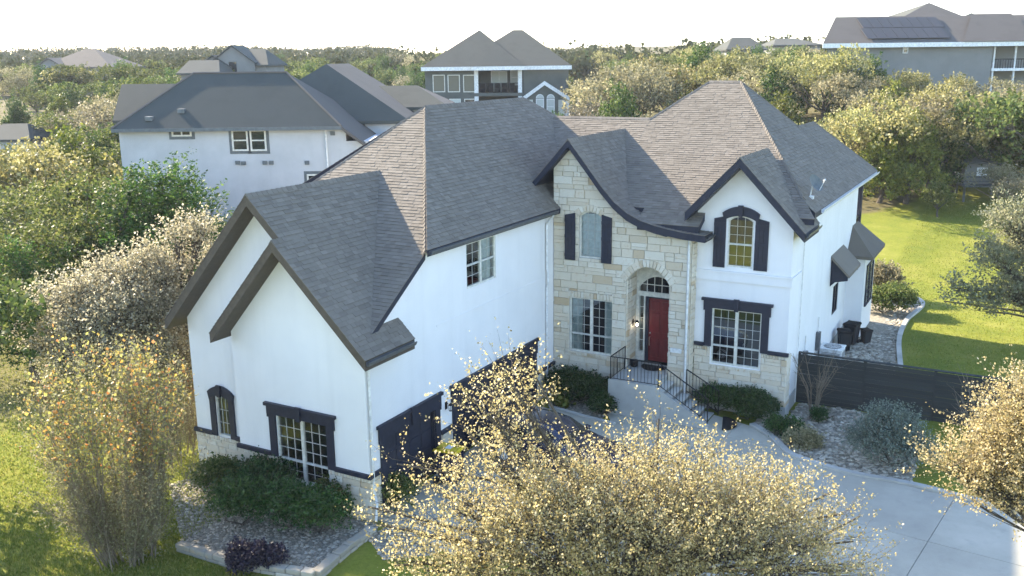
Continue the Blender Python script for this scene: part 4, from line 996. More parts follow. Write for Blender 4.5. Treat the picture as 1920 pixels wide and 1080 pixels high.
# ---------------------------------------------------------------- parked cars
def car(loc, rz, label, paint, cat='car'):
    t = thing('parked_car', label, cat, loc, rz); L_ = 4.7
    # stations along the length: x, half width, sill z, belt z, (roof half width, roof z) or none
    st = [(-2.34, .62, .42, .62, .5, .66), (-2.25, .80, .30, .78, .66, .84), (-1.9, .90, .24, .86, .74, .93), (-1.1, .93, .22, .93, .78, 1.0), (-.75, .935, .22, .96, .76, 1.08), (-.1, .94, .22, .98, .66, 1.46),
          (.6, .94, .22, .99, .66, 1.52), (1.5, .935, .22, 1.0, .64, 1.48), (2.05, .90, .26, 1.0, .60, 1.30), (2.28, .84, .32, .96, .6, 1.02), (2.35, .70, .42, .80, .5, .84)]
    v = []; n = 12
    for x, w, z0, zb, rw, zr in st:
        h = [(-w*.9, z0), (-w, z0+.12), (-w*1.0, (z0+zb)/2), (-w*.965, zb), (-(w*.93+rw)/2, (zb+zr)/2), (-rw, zr-.04*(zr > 1.2)), (-rw*.8, zr)]
        h = h[:6]+[(-rw*.6, zr), (rw*.6, zr)]+[(-a, b) for a, b in h[:6][::-1]]
        v += [(x, a, b) for a, b in h]
    m_ = 14; f = []
    for i in range(len(st)-1):
        for k_ in range(m_): f.append((i*m_+k_, i*m_+(k_+1) % m_, (i+1)*m_+(k_+1) % m_, (i+1)*m_+k_))
    f += [tuple(range(m_))[::-1], tuple(range((len(st)-1)*m_, len(st)*m_))]
    f = [q[::-1] for q in f]
    body = ob('body', MB().add(v, f), paint, t, True)
    def quad(name, i0, i1, k0, k1, off=.008, ins=.06, mat='cglass'):
        q = [np.array(v[i*m_+k_]) for i, k_ in ((i0, k0), (i1, k0), (i1, k1), (i0, k1))]; c = sum(q)/4; q = [p+(c-p)*ins for p in q]
        nn = np.cross(q[1]-q[0], q[3]-q[0]); nn /= np.linalg.norm(nn); nn *= np.sign(nn@(c-np.array([c[0]*.4, 0, .7])))
        return ob(name, MB().add([p+nn*off for p in q], [(0, 1, 2, 3)]), MT[mat], t)
    for s in ((3, 5), (8, 10)):
        for a, b in ((4, 5), (5, 6), (6, 7), (7, 8)): quad('side_window', a, b, *s)
    quad('windscreen', 4, 5, 5, 8, .01, .05); quad('rear_window', 7, 9, 5, 8, .01, .1)
    for x in (-1.45, 1.42):
        for s in (-1, 1):
            w = ob('wheel', MB().tube([(x, s*.72, .33), (x, s*.945, .33)], .33, 22), MT['mat'], t); ob('rim', MB().tube([(x, s*.94, .33), (x, s*.957, .33)], .21, 14), MT['gutter'], w)
    for s in (-1, 1):
        ob('headlight', MB().bevbox((-2.30, s*.6-.13, .64), (-2.16, s*.6+.13, .76), .03), MT['white'], t); ob('tail_light', MB().bevbox((2.22, s*.68-.1, .78), (2.345, s*.68+.1, .95), .03), MT['yel2'], t)
        ob('mirror', MB().bevbox((-.62, s*1.0-.1, .98), (-.44, s*1.0+.1, 1.12), .03), paint, t)
    return t
MT['cglass'] = M('dark_car_glass', (.01, .012, .014), .05, 0, .8); MT['yel2'] = M('red_lamp', (.3, .01, .01), .3)
def paint(n, c):
    m = M(n, c, .25, .2); m.node_tree.nodes['Principled BSDF'].inputs['Coat Weight'].default_value = .6; return m
cp = gp(1030, 872); car((cp[0]+.2, cp[1]+.1, T(cp[0], cp[1])+.042), R(172), 'dark navy car parked on the driveway before the wide garage door', paint('navy_car_paint', (.012, .016, .045)))
MT['wcar'] = paint('white_car_paint', (.7, .7, .7))
# ---------------------------------------------------------------- gravel beds and the rubble edging
ICO = None
def pebbles(name, poly, n, s0, s1, seed, label=None):
    rg = random.Random(seed); xs = [p[0] for p in poly]; ys = [p[1] for p in poly]
    def inside(x, y):
        c = False
        for i in range(len(poly)):
            (x0, y0), (x1, y1) = poly[i], poly[i-1]
            if (y0 > y) != (y1 > y) and x < (x1-x0)*(y-y0)/(y1-y0)+x0: c = not c
        return c
    V = []; F_ = []; base = np.array([(1, 0, 0), (0, 1, 0), (-1, 0, 0), (0, -1, 0), (.7, .7, .5), (-.7, .7, .5), (-.7, -.7, .5), (.7, -.7, .5), (0, 0, .8)], float)
    fc = [(0, 4, 7), (0, 1, 4), (1, 5, 4), (1, 2, 5), (2, 6, 5), (2, 3, 6), (3, 7, 6), (3, 0, 7), (4, 5, 8), (5, 6, 8), (6, 7, 8), (7, 4, 8)]
    k_ = 0; tries = 0
    while k_ < n and tries < n*12:
        tries += 1; x, y = rg.uniform(min(xs), max(xs)), rg.uniform(min(ys), max(ys))
        if not inside(x, y): continue
        s = rg.uniform(s0, s1); a = rg.uniform(0, 6.28); c, q = math.cos(a), math.sin(a); st = rg.uniform(.6, 1.1)
        b = base*np.array([1, st, .55])*s; b = b+np.array([[rg.uniform(-.12, .12)*s for _ in range(3)] for _ in base]); b = np.stack([b[:, 0]*c-b[:, 1]*q, b[:, 0]*q+b[:, 1]*c, b[:, 2]], 1)+[x, y, T(x, y)+.012]
        V.append(b); F_.append(np.array(fc)+9*k_); k_ += 1
    me = mesh(name, np.concatenate(V), np.concatenate(F_), MT['pebble'], False); return me
def bed(name, poly, mat, n, s0, s1, seed, label):
    def dens(p):
        out = []
        for a, b in zip(p, p[1:]+p[:1]):
            k_ = max(1, int(math.dist(a, b)/1.0)); out += [(a[0]+(b[0]-a[0])*i/k_, a[1]+(b[1]-a[1])*i/k_) for i in range(k_)]
        return out
    struct(name, MB().prism([(x, y, T(x, y)-.03) for x, y in poly], (0, 0, .038)), mat)
    o = ob('pebbles', pebbles('pebbles', poly, n, s0, s1, seed), None); o['kind'] = 'stuff'; o['label'] = label; o['category'] = 'gravel'
bm_ = M('gravel_earth', (.16, .145, .12), 1); setc(bm_, ramp(bm_, [(.35, (.15, .135, .105)), (.65, (.34, .31, .25))], noise(bm_, 14, 5, .7)))
sl_ = [tuple(p) for p in smooth_line(side_line, 3)]
bed('gravel_bed', [(XR+.04, 14.1)]+[(sl_[0][0]-.1, 14.1)]+[(x-.12, y) for x, y in sl_]+[(XR+.8, sl_[-1][1]+1), (XR+.04, sl_[-1][1]+1)], bm_, 5200, .045, .13, 3, 'pale river pebbles along the side wall inside the curved kerb')
wk = smooth_line(walk, 3)
bed('gravel_bed', [(x+.1, y+.25) for x, y in wk[:-6]]+[(13.2, 12.4), (12.8, 13.8), (8.9, 13.8), (8.9, 12.0), (7.9, 12.0)], bm_, 2600, .04, .12, 4, 'pale pebbles in the planting bed between the walkway and the dark fence')
bed('gravel_bed', [(.12, 10.35+.4), (5.2, 10.0), (5.2, YE-.1), (.12, YE-.1)] if False else [(edge[0][0]-.2, edge[0][1]+.25), (PX0-.03, edge[2][1]+.3), (PX0-.03, YE-.05), (edge[0][0]-.2, YE-.05)], bm_, 300, .03, .08, 5, 'pebbles under the hedge between the garage and the porch')
fb = [g2(*q) for q in [(336, 1030), (440, 1062), (592, 1086), (650, 1036), (700, 1000)]]
bed('gravel_bed', [(x+.05, y+.1) for x, y in fb]+[(.3, -.1), (-5.2, -.1), (-6.8, .25), (-7.4, -.8)], bm_, 3400, .025, .07, 6, 'small pale gravel in the raised bed before the garage gable window')
gi = [g2(*q) for q in [(690, 1010), (760, 965), (830, 985), (820, 1040), (720, 1050)]]
bed('gravel_bed', gi, bm_, 500, .03, .08, 8, 'patch of pale gravel at the foot of the golden oak')
ew = thing('retaining_wall', 'low rubble limestone wall edging the bed before the garage gable', 'wall', (fb[0][0], fb[0][1], T(*fb[0])))
rg = random.Random(2); o0 = np.array([fb[0][0], fb[0][1], T(*fb[0])])
for a, b in zip(fb, fb[1:]):
    a, b = np.array(a), np.array(b); Ln = np.linalg.norm(b-a); t = (b-a)/Ln; nn = np.array([-t[1], t[0]])
    for lay in range(2):
        s = -rg.uniform(0, .2) if lay else 0
        while s < Ln-.05:
            w = min(rg.uniform(.28, .6), Ln-s); h = .15; c = a+t*max(s, 0); z = T(*c)-.06+lay*.155
            m2 = MB().bevbox((0, -.13+rg.uniform(-.02, .02), 0), (w-.015, .13+rg.uniform(-.02, .02), h+rg.uniform(-.012, .01)), .03)
            vv = [(c[0]+t[0]*x+nn[0]*y-o0[0], c[1]+t[1]*x+nn[1]*y-o0[1], z+zz-o0[2]) for x, y, zz in m2.v]
            ob('stone', MB().add(vv, m2.f), MT['rubble'], ew); s += w
# ---------------------------------------------------------------- neighbouring houses
def nb_house(name, label, D, u_ref):
    """frame facing the camera: x along RH, y away, z up; origin on the ground under pixel column u_ref at distance D"""
    p = at(u_ref, 300, D); t = thing(name, label, 'house', (p[0], p[1], T(p[0], p[1])), math.atan2(RH[1], RH[0]))
    o = np.array([p[0], p[1], T(p[0], p[1])])
    def loc(u, v, dd=0):
        q = at(u, v, D+dd)-o; return np.array([q@RH, q@FH, q[2]])
    return t, loc
def poly(t, name, pts, mat, th=(0, 0, -.2)):
    return ob(name, MB().prism(pts, th), MT[mat], t)
def face(t, name, pts, mat): return ob(name, MB().add(pts, [tuple(range(len(pts)))]), MT[mat], t)
def nwin(t, loc, u0, v0, u1, v1, dd, frame='almond', trimc=None, cols=1, rows=2, arch_=False, pane='nglass', out=.05):
    a, b = loc(u0, v1, dd), loc(u1, v0, dd); x0, z0, x1, z1 = a[0], a[2], b[0], b[2]; y = a[1]
    fr = min(.09, (x1-x0)*.12); mb = MB()
    mb.box((x0, y-out-.04, z0), (x0+fr, y, z1)).box((x1-fr, y-out-.04, z0), (x1, y, z1)).box((x0+fr, y-out-.04, z0), (x1-fr, y, z0+fr)).box((x0+fr, y-out-.04, z1-fr), (x1-fr, y, z1))
    for i in range(1, cols): x = x0+(x1-x0)*i/cols; mb.box((x-fr*.35, y-out-.03, z0+fr), (x+fr*.35, y-.002, z1-fr))
    for i in range(1, rows): z = z0+(z1-z0)*i/rows; mb.box((x0+fr, y-out-.035, z-fr*.4), (x1-fr, y-.003, z+fr*.4))
    w = ob('window', mb, MT[frame], t)
    ob('pane', MB().box((x0+fr*.5, y-out*.6, z0+fr*.5), (x1-fr*.5, y-.004, z1-fr*.5)), MT[pane], w)
    if arch_:
        n = 10; c = (x0+x1)/2; r_ = (x1-x0)/2; pts = [(c+r_*math.cos(math.pi*i/n), y-out, z1+.05+r_*math.sin(math.pi*i/n)) for i in range(n+1)]
        ob('fanlight', MB().prism(pts, (0, out, 0)), MT[frame], w); ob('pane', MB().prism([(c+(p[0]-c)*.82, y-out-.01, z1+.05+(p[2]-z1-.05)*.82) for p in pts], (0, .008, 0)), MT['palepane'], w)
    if trimc:
        q = .17; ob('window_trim', MB().box((x0-q, y-.03, z0-q), (x0-.003, y-.001, z1+q)).box((x1+.003, y-.03, z0-q), (x1+q, y-.001, z1+q)).box((x0-.003, y-.03, z0-q), (x1+.003, y-.001, z0-.003)).box((x0-.003, y-.03, z1+.003), (x1+.003, y-.001, z1+q)), MT[trimc], t)
    return w
MT['nglass'] = M('far_window_glass', (.02, .025, .028), .06, 0, .9); MT['palepane'] = M('pale_shaded_pane', (.5, .53, .5), .3); MT['screen'] = M('tan_solar_screen', (.17, .155, .11), .7)
# --- left neighbour
t, lc = nb_house('neighbour_house', 'white stucco house with hipped charcoal roof beyond the garage wing', 55, 430)
A = lc(222, 245); B = lc(648, 245); zw = A[2]; xl, xr = A[0], B[0]; z0 = -1.5
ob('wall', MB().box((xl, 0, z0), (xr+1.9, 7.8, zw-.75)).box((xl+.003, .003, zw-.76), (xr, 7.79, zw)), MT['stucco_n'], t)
ze = lc(210, 242, -.5)[2]; xe0 = lc(208, 242, -.5)[0]; xe1 = lc(640, 242, -.5)[0]
RD = 3.9; ra = lc(362, 137, RD); rb_ = lc(537, 137, RD); ra[2] = rb_[2] = (ra[2]+rb_[2])/2; zr = ra[2]
rlow = lc(705, 268, -.5)
poly(t, 'roof', [(xe0, -.5, ze), (xe1, -.5, ze), (rb_[0], RD, zr), (ra[0], RD, zr)], 'shingle_far'); poly(t, 'roof', [(xe0, 8.3, ze), (xe0, -.5, ze), (ra[0], RD, zr)], 'shingle_far')
poly(t, 'roof', [(xe0, 8.3, ze), (ra[0], RD, zr), (rb_[0], RD, zr), (xe1, 8.3, ze)], 'shingle_far')
sl2 = (zr-ze)/(xe1-rb_[0]); xlow = xe1+(ze-rlow[2])/sl2
poly(t, 'roof', [(xe1, -.5, ze), (xlow, -.5, rlow[2]), (xlow, 8.3, rlow[2]), (xe1, 8.3, ze), (rb_[0], RD, zr)], 'shingle_brown_and_lit')  # brown tone paints sunlight onto this hip of the charcoal roof
ob('fascia', MB().box((xe0, -.53, ze-.2), (xe1, -.503, ze+.0)), MT['ntrim'], t)
def caps(t, *ls):
    for a, b in ls: ob('ridge_cap', MB().tube([np.array(a)+[0, 0, .02], np.array(b)+[0, 0, .02]], .07, 5), MT['shingle_brown_and_lit'], t)
caps(t, ((xe0, -.5, ze), (ra[0], RD, zr)), ((ra[0], RD, zr), (rb_[0], RD, zr)), ((rb_[0], RD, zr), (xe1, -.5, ze)))
for (q, w_) in (((608, 120), None),):
    P = lc(612, 120, 9); xa = lc(500, 150, 5)[0]; xb = lc(768, 224, 5)[0]; zz = lc(768, 226, 5)[2]; hw = xb-P[0]
    poly(t, 'roof', [(P[0]-hw, 5, zz), (xb, 5, zz), (P[0], 9, P[2])], 'shingle_far'); poly(t, 'roof', [(xb, 5, zz), (xb, 18, zz), (P[0], 18, P[2]), (P[0], 9, P[2])], 'shingle_brown_and_lit'); poly(t, 'roof', [(P[0]-hw, 18, zz), (P[0]-hw, 5, zz), (P[0], 9, P[2]), (P[0], 18, P[2])], 'shingle_far')  # right slope coloured as sunlit, the others as shaded
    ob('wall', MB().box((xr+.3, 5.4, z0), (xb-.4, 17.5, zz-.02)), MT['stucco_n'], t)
P0, P1 = lc(690, 160, 14.5), lc(782, 160, 14.5); E1 = lc(842, 200, 11); z3 = E1[2]
poly(t, 'roof', [(P0[0]-4, 11, z3), (E1[0], 11, z3), (P1[0], 14.5, P1[2]), (P0[0], 14.5, P1[2])], 'shingle_far'); poly(t, 'roof', [(E1[0], 11, z3), (E1[0], 18, z3), (P1[0], 14.5, P1[2])], 'shingle_brown_and_lit')  # sunlight on the right hip is put into its brown
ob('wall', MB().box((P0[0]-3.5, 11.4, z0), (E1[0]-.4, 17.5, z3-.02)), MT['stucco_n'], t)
Q0, Q1 = lc(228, 158, 11), lc(335, 158, 11); zq = Q0[2]; xq = lc(212, 238, 7)[0]
poly(t, 'roof', [(xq, 7, ze+.05), (Q1[0]+3, 7, ze+.05), (Q1[0]+3, 11, zq), (Q0[0], 11, zq)], 'shingle_far'); poly(t, 'roof', [(xq, 15, ze+.05), (xq, 7, ze+.05), (Q0[0], 11, zq)], 'shingle_far')
ob('wall', MB().box((xq+.4, 7.81, z0), (Q1[0]+3, 14.6, ze)), MT['stucco_n'], t)
nwin(t, lc, 323, 243, 359, 256, 0, trimc='ntrim', cols=2, rows=1); nwin(t, lc, 437, 243, 464, 283, 0, trimc='ntrim'); nwin(t, lc, 471, 243, 498, 283, 0, trimc='ntrim'); nwin(t, lc, 577, 326, 612, 350, 0, trimc='ntrim', cols=2, rows=1)
for u, v in ((446, 305), (457, 306), (497, 305), (509, 305), (576, 305), (624, 250)):
    q = lc(u, v); ob('vent', MB().box((q[0]-.13, -.09, q[2]-.11), (q[0]+.13, -.002, q[2]+.11)), MT['ntrim'], t)
q0, q1 = lc(610, 238), lc(618, 330); ob('downspout', MB().tube([(q0[0], -.08, q0[2]), (q0[0]+.05, -.08, z0+1)], .06, 4), MT['gutter'], t)
for u, v, dd in ((354, 207, 2), (290, 222, 1)): q = lc(u, v, dd); q = np.array([q[0], q[1]-.1, q[2]]); sfr = -.5+(q[2]-ze)/((zr-ze)/(RD+.5)); ob('roof_vent', MB().bevbox((q[0]-.2, sfr-.25, q[2]-.1), (q[0]+.2, sfr+.15, q[2]+.16), .03), MT['ntrim'], t)
# --- grey house at the back
t, lc = nb_house('grey_house', 'tall grey-green stucco house with white trim and a covered balcony', 105, 930)
X = lambda u: lc(u, 150)[0]; Z = lambda v: lc(930, v)[2]
x0, x1 = X(797), X(1066); zt = Z(126); zl = -1.0; bx0, bx1 = X(893), X(976); bf = Z(174)
ob('wall', MB().box((x0, 0, zl), (bx0-.3, 14, zt)).box((bx1+.3, 0, zl), (x1, 14.01, zt)).box((bx0-.29, 3.2, zl), (bx1+.29, 13.9, zt)), MT['grey_stucco'], t)
ob('balcony_floor', MB().box((bx0-.29, -.3, bf-.35), (bx1+.29, 3.19, bf)), MT['grey_stucco'], t)
for u in (893, 975): c = X(u); ob('post', MB().box((c-.22, -.28, bf), (c+.22, .12, zt-.1)).box((c-.22, -.28, zl), (c+.22, .12, bf-.36)), MT['white'], t)
rl = MB().box((bx0, -.25, bf+1.0), (bx1, -.2, bf+1.06))
for k_ in range(34): c = bx0+.2+(bx1-bx0-.4)*k_/33; rl.box((c-.02, -.24, bf), (c+.02, -.21, bf+1.0))
ob('balcony_rail', rl, MT['iron'], t)
nwin(t, lambda u, v, dd=0: lc(u, v, 3.19), 921, 133, 951, 172, 0, 'white', None, 2, 1, False, 'palepane'); nwin(t, lambda u, v, dd=0: lc(u, v, 3.19), 957, 130, 972, 160, 0, 'white', None, 1, 2, False, 'palepane')
for k_, u in enumerate((905, 920, 933, 946, 960)): c = lc(u, 170, 1.5); ob('balcony_furniture', MB().bevbox((c[0]-.3, 1.2, bf), (c[0]+.3, 1.8, bf+.45), .05).bevbox((c[0]-.3, 1.7, bf+.45), (c[0]+.3, 1.82, bf+.95), .04), MT['mat'], t)
for a, b in ((812, 834), (840, 862), (869, 891)): nwin(t, lc, a, 140, b, 173, 0, 'almond', None, 1, 1, False, 'screen')
for a, b, pn in ((818, 835, 'palepane'), (843, 864, 'palepane'), (871, 891, 'nglass')): nwin(t, lc, a, 185, b, 212, 0, 'almond', None, 1, 2, False, pn)
ev = Z(124); xa, xb = lc(789, 124, -.8)[0], lc(1072, 124, -.8)[0]
pa = lc(899, 56, 8); pb = lc(968, 62, 9); pc = lc(968, 56, 8)
poly(t, 'roof', [(xa, -.8, ev), (lc(985, 124, -.8)[0], -.8, ev), (pa[0], 8, pa[2])], 'shingle_far', (0, 0, -.15))
poly(t, 'roof', [(xa, 15, ev), (xa, -.8, ev), (pa[0], 8, pa[2])], 'shingle_far', (0, 0, -.15))
poly(t, 'roof', [(lc(985, 124, -.8)[0], -.8, ev), (lc(985, 124, -.8)[0], 15, ev), (pa[0], 15, pa[2]), (pa[0], 8, pa[2])], 'shingle_brown_and_lit', (0, 0, -.15))  # lit side of the same roof, painted browner
pd = lc(975, 56, 9)
poly(t, 'roof', [(lc(850, 124, -.5)[0], -.5, ev), (xb, -.5, ev), (pd[0]+.3, 9, pd[2]), (pd[0]-.8, 9, pd[2])], 'shingle_far', (0, 0, -.15)); poly(t, 'roof', [(xb, -.5, ev), (xb, 15, ev), (pd[0]+.3, 9, pd[2])], 'shingle_brown_and_lit', (0, 0, -.15))  # front in the shaded tone, right hip in the sunlit one
ph = lc(935, 90, 2.6); poly(t, 'roof', [(lc(884, 124, -1.4)[0], -1.4, ev), (lc(988, 124, -1.4)[0], -1.4, ev), (ph[0], 2.6, ph[2])], 'shingle_far', (0, 0, -.15)); poly(t, 'roof', [(lc(988, 124, -1.4)[0], -1.4, ev), (lc(988, 124, -1.4)[0], 5, ev), (ph[0], 2.6, ph[2])], 'shingle_brown_and_lit', (0, 0, -.15)); poly(t, 'roof', [(lc(884, 124, -1.4)[0], 5, ev), (lc(884, 124, -1.4)[0], -1.4, ev), (ph[0], 2.6, ph[2])], 'shingle_far', (0, 0, -.15))  # sunlit right face of the small hip painted brown
ob('fascia', MB().box((xa, -.86, ev-.42), (lc(884, 124, -.8)[0], -.80, ev-.02)).box((lc(884, 124, -1.4)[0], -1.46, ev-.42), (lc(988, 124, -1.4)[0], -1.40, ev-.02)).box((lc(988, 124, -.8)[0], -.86, ev-.42), (xb, -.8, ev-.02)), MT['white'], t)
pg, pl_, pr_ = lc(1021, 154, -1.2), lc(980, 184, -1.2), lc(1068, 184, -1.2)
ob('gable_wall', MB().prism([(pl_[0]+.5, -1, zl), (pr_[0]-.3, -1, zl), (pr_[0]-.3, -1, pr_[2]-.1), (pg[0], -1, pg[2]-.3), (pl_[0]+.5, -1, pl_[2]-.1)], (0, .99, 0)), MT['grey_stucco'], t)
for a, b in ((pl_, pg), (pg, pr_)): ob('rake_board', MB().prism([(a[0], -1.3, a[2]-.32), (b[0], -1.3, b[2]-.32), (b[0], -1.3, b[2]+.12), (a[0], -1.3, a[2]+.12)], (0, .29, 0)), MT['white'], t)
ob('corner_post', MB().box((pr_[0]-.45, -1.2, zl), (pr_[0]-.05, -1.003, pr_[2]-.3)), MT['white'], t)
for a, b in ((1005, 1020), (1025, 1040)): nwin(t, lc, a, 185, b, 215, -1.0, 'white', None, 1, 2, True, 'palepane')
nwin(t, lc, 1047, 187, 1059, 215, -1.0, 'almond', None, 1, 2, False, 'palepane'); nwin(t, lc, 990, 187, 999, 215, -1.0, 'almond', None, 1, 2, False, 'palepane')
# --- house with solar panels on the hill
t, lc = nb_house('hilltop_house', 'long grey hilltop house with solar panels on its roof', 93, 1740)
X = lambda u, dd=0: lc(u, 90, dd)[0]; ev = lc(1740, 80)[2]; zr = lc(1640, 31, 5)[2]; zl = -2.0
SK = 3.6
ob('wall', MB().prism([(X(1552), 0, zl), (X(1862), 0, zl), (X(1862), 10, zl), (X(1552)+SK, 10, zl)], (0, 0, ev-zl)).box((X(1862)+.003, 3, zl), (X(1990), 9.9, ev)), MT['tan_stucco'], t)
poly(t, 'roof', [(X(1542, -.6), -.6, ev), (X(1990, -.6), -.6, ev), (X(1990, 5), 5, zr), (X(1563, 5), 5, zr)], 'shingle_brown_and_lit'); poly(t, 'roof', [(X(1542, -.6)+SK, 10.6, ev), (X(1542, -.6), -.6, ev), (X(1563, 5), 5, zr)], 'shingle_far'); poly(t, 'roof', [(X(1990), 10.6, ev), (X(1542)+SK, 10.6, ev), (X(1563, 5), 5, zr), (X(1990, 5), 5, zr)], 'shingle_far')  # front slope painted in the sunlit brown, the rest in shaded grey
ob('fascia', MB().box((X(1542, -.6), -.66, ev-.4), (X(1990, -.6), -.605, ev+.02)), MT['white'], t)
pk = lc(1742, 5, 9); pe0, pe1 = lc(1660, 50, 4), lc(1850, 50, 4)
poly(t, 'roof', [(pe0[0], 4, pe0[2]), (pe1[0], 4, pe0[2]), (pk[0], 9, pk[2])], 'shingle_brown_and_lit'); poly(t, 'roof', [(pe1[0], 4, pe0[2]), (pe1[0], 15, pe0[2]), (pk[0], 9, pk[2])], 'shingle_far'); poly(t, 'roof', [(pe0[0], 15, pe0[2]), (pe0[0], 4, pe0[2]), (pk[0], 9, pk[2])], 'shingle_far')  # front face carries painted sunlight, side faces the shaded tone
pk = lc(1822, 24, 12); e0, e1_ = lc(1775, 44, 9), lc(1860, 44, 9)
poly(t, 'roof', [(e0[0], 9, e0[2]), (e1_[0], 9, e0[2]), (pk[0], 12, pk[2])], 'shingle_far'); poly(t, 'roof', [(e1_[0], 9, e0[2]), (e1_[0], 15, e0[2]), (pk[0], 12, pk[2])], 'shingle_far')
q0, q1 = lc(1740, 42, 4.5), lc(1895, 42, 4.5)
poly(t, 'roof', [(X(1805, -.7), -.72, ev+.06), (X(1955, -.7), -.72, ev+.06), (q1[0], 4.6, zr+.12), (X(1815, 4.6), 4.6, zr+.12)], 'shingle_brown_and_lit', (0, 0, -.05))
MT['solar'] = M('solar_cell', (.045, .045, .048), .55, 0, .3); sl_n = np.array([0, -(zr-ev), 5.6]); sl_n /= np.linalg.norm(sl_n); sd = np.array([0, 5.6, zr-ev]); Ls = np.linalg.norm(sd); sd /= Ls
su0, su1 = X(1622, .5), X(1776, .5); pw = (su1-su0)/8; o_ = np.array([0, -.6, ev])
pm = mesh('solar_panel', *(lambda b: (b.v, b.f))(MB().obox((.02, 0, 0), (pw-.04, 0, 0), sd*(Ls*.38), sl_n*.05)), MT['solar'])
for r_ in range(2):
    for k_ in range(8):
        q = ob('solar_panel', pm, None, t); q.location = Vector((su0+k_*pw+r_*.32, 0, 0))+Vector(o_+sd*(Ls*(.12+.40*r_))+sl_n*.10)
nwin(t, lc, 1692, 84, 1703, 100, 0, 'white', None, 1, 2)
for u in (1868, 1908): ob('porch_post', MB().box((X(u)-.08, .2, zl), (X(u)+.08, .36, ev-.4)), MT['gutter'], t)
pr2 = MB().box((X(1868), .25, lc(1880, 112)[2]), (X(1985), .33, lc(1880, 112)[2]+.1))
for k_ in range(30): c = X(1868)+.2+k_*.25; pr2.box((c-.02, .27, lc(1880, 128)[2]), (c+.02, .31, lc(1880, 112)[2]))
ob('porch_rail', pr2, MT['iron'], t); ob('porch_floor', MB().box((X(1863), 0, lc(1880, 133)[2]), (X(1988), 2.99, lc(1880, 128)[2])), MT['white'], t)
# --- far roofs
def far_house(label, D, u0, u1, vr, ve, depth, ridge=(.35, .65), wallc='tan_stucco', roofc='shingle_brown_and_lit', dorm=None, wallh=5):
    t, lc = nb_house('distant_house', label, D, (u0+u1)/2); a, b = lc(u0, ve), lc(u1, ve); zr = lc((u0+u1)/2, vr, depth/2)[2]; w = b[0]-a[0]; ev = (a[2]+b[2])/2
    r0_, r1_ = a[0]+w*ridge[0], a[0]+w*ridge[1]
    ob('wall', MB().box((a[0]+.5, .5, min(-1, ev-6)), (b[0]-.5, depth-.5, ev)), MT[wallc], t)
    poly(t, 'roof', [(a[0], 0, ev), (b[0], 0, ev), (r1_, depth/2, zr), (r0_, depth/2, zr)], roofc); poly(t, 'roof', [(a[0], depth, ev), (a[0], 0, ev), (r0_, depth/2, zr)], roofc)
    poly(t, 'roof', [(b[0], 0, ev), (b[0], depth, ev), (r1_, depth/2, zr)], roofc); poly(t, 'roof', [(b[0], depth, ev), (a[0], depth, ev), (r0_, depth/2, zr), (r1_, depth/2, zr)], roofc)
    for (du, dv, hw_, hh) in dorm or ():
        q = lc(du, dv, .6); P = [(q[0]-hw_, -.6, q[2]-hh), (q[0]+hw_, -.6, q[2]-hh), (q[0], -.6, q[2])]
        ob('gable_wall', MB().prism([(P[0][0]+.2, -.3, -1), (P[1][0]-.2, -.3, -1), (P[1][0]-.2, -.3, P[1][2]), (P[2][0], -.3, P[2][2]-.2), (P[0][0]+.2, -.3, P[0][2])], (0, 3, 0)), MT[wallc], t)
        for s in (0, 1): poly(t, 'gable_roof', [P[s], P[2], (P[2][0], depth*.5, P[2][2]), (P[s][0], depth*.5, P[s][2])], roofc)
        ob('window', MB().box((q[0]-.5, -.36, q[2]-hh-1.6), (q[0]+.5, -.303, q[2]-hh+.1)), MT['nglass'], t)
    return t, lc
far_house('distant brown hipped roof among trees, with skylights', 170, 68, 208, 92, 126, 16, (.42, .55), 'tan_stucco', 'shingle_brown_and_lit', [(95, 108, 3, 1.8)])
far_house('distant stone house with gabled grey roof and small dormer window above the white neighbour', 135, 385, 503, 92, 122, 12, (.25, .8), 'tan_stucco', 'shingle_far', [(402, 103, 2.6, 1.7), (437, 84, 3.2, 2.4)])
far_house('low grey wing roof in front of the distant stone house', 128, 330, 412, 113, 137, 8, (.1, .8), 'tan_stucco', 'shingle_far')
far_house('small white house with dark grey roof half hidden by oaks', 92, -60, 56, 232, 262, 7, (.3, .7), 'stucco_n', 'shingle_far')
far_house('distant flat-ridged roof peeking over the golden hilltop trees', 150, 1362, 1440, 70, 92, 10, (.3, .75), 'tan_stucco', 'shingle_far')
far_house('far low roof on the hill between the golden trees and the solar roof', 165, 1450, 1545, 72, 84, 10, (.2, .6), 'tan_stucco', 'shingle_far')
# pale drive and wall beside the left neighbour
a, b, c, d = (gp(*q) for q in ((118, 322), (228, 278), (228, 296), (150, 330)))
struct('path', MB().prism([(p[0], p[1], T(p[0], p[1])-.1) for p in (a, b, c, d)], (0, 0, .16)), MT['cream'])
w0, w1 = gp(158, 322), gp(232, 292); wl = np.array([w1[0]-w0[0], w1[1]-w0[1], 0]); wn_ = np.array([-wl[1], wl[0], 0])/np.linalg.norm(wl)
o = ob('garden_wall', MB().obox((0, 0, -.6), wl, wn_*.35, (0, 0, 1.5)).obox(-wn_*.06+[0, 0, .9], wl, wn_*.47, (0, 0, .12)), MT['cream']); o.location = (w0[0], w0[1], T(w0[0], w0[1])); tag(o, 'cream rendered garden wall with coping beside the white neighbour house', 'wall')
q = gp(1228, 196); wq = at(1226, 186, 92); car((wq[0], wq[1], T(wq[0], wq[1])), R(60), 'white car glimpsed between trees behind the connecting roof ridge', MT['wcar'])
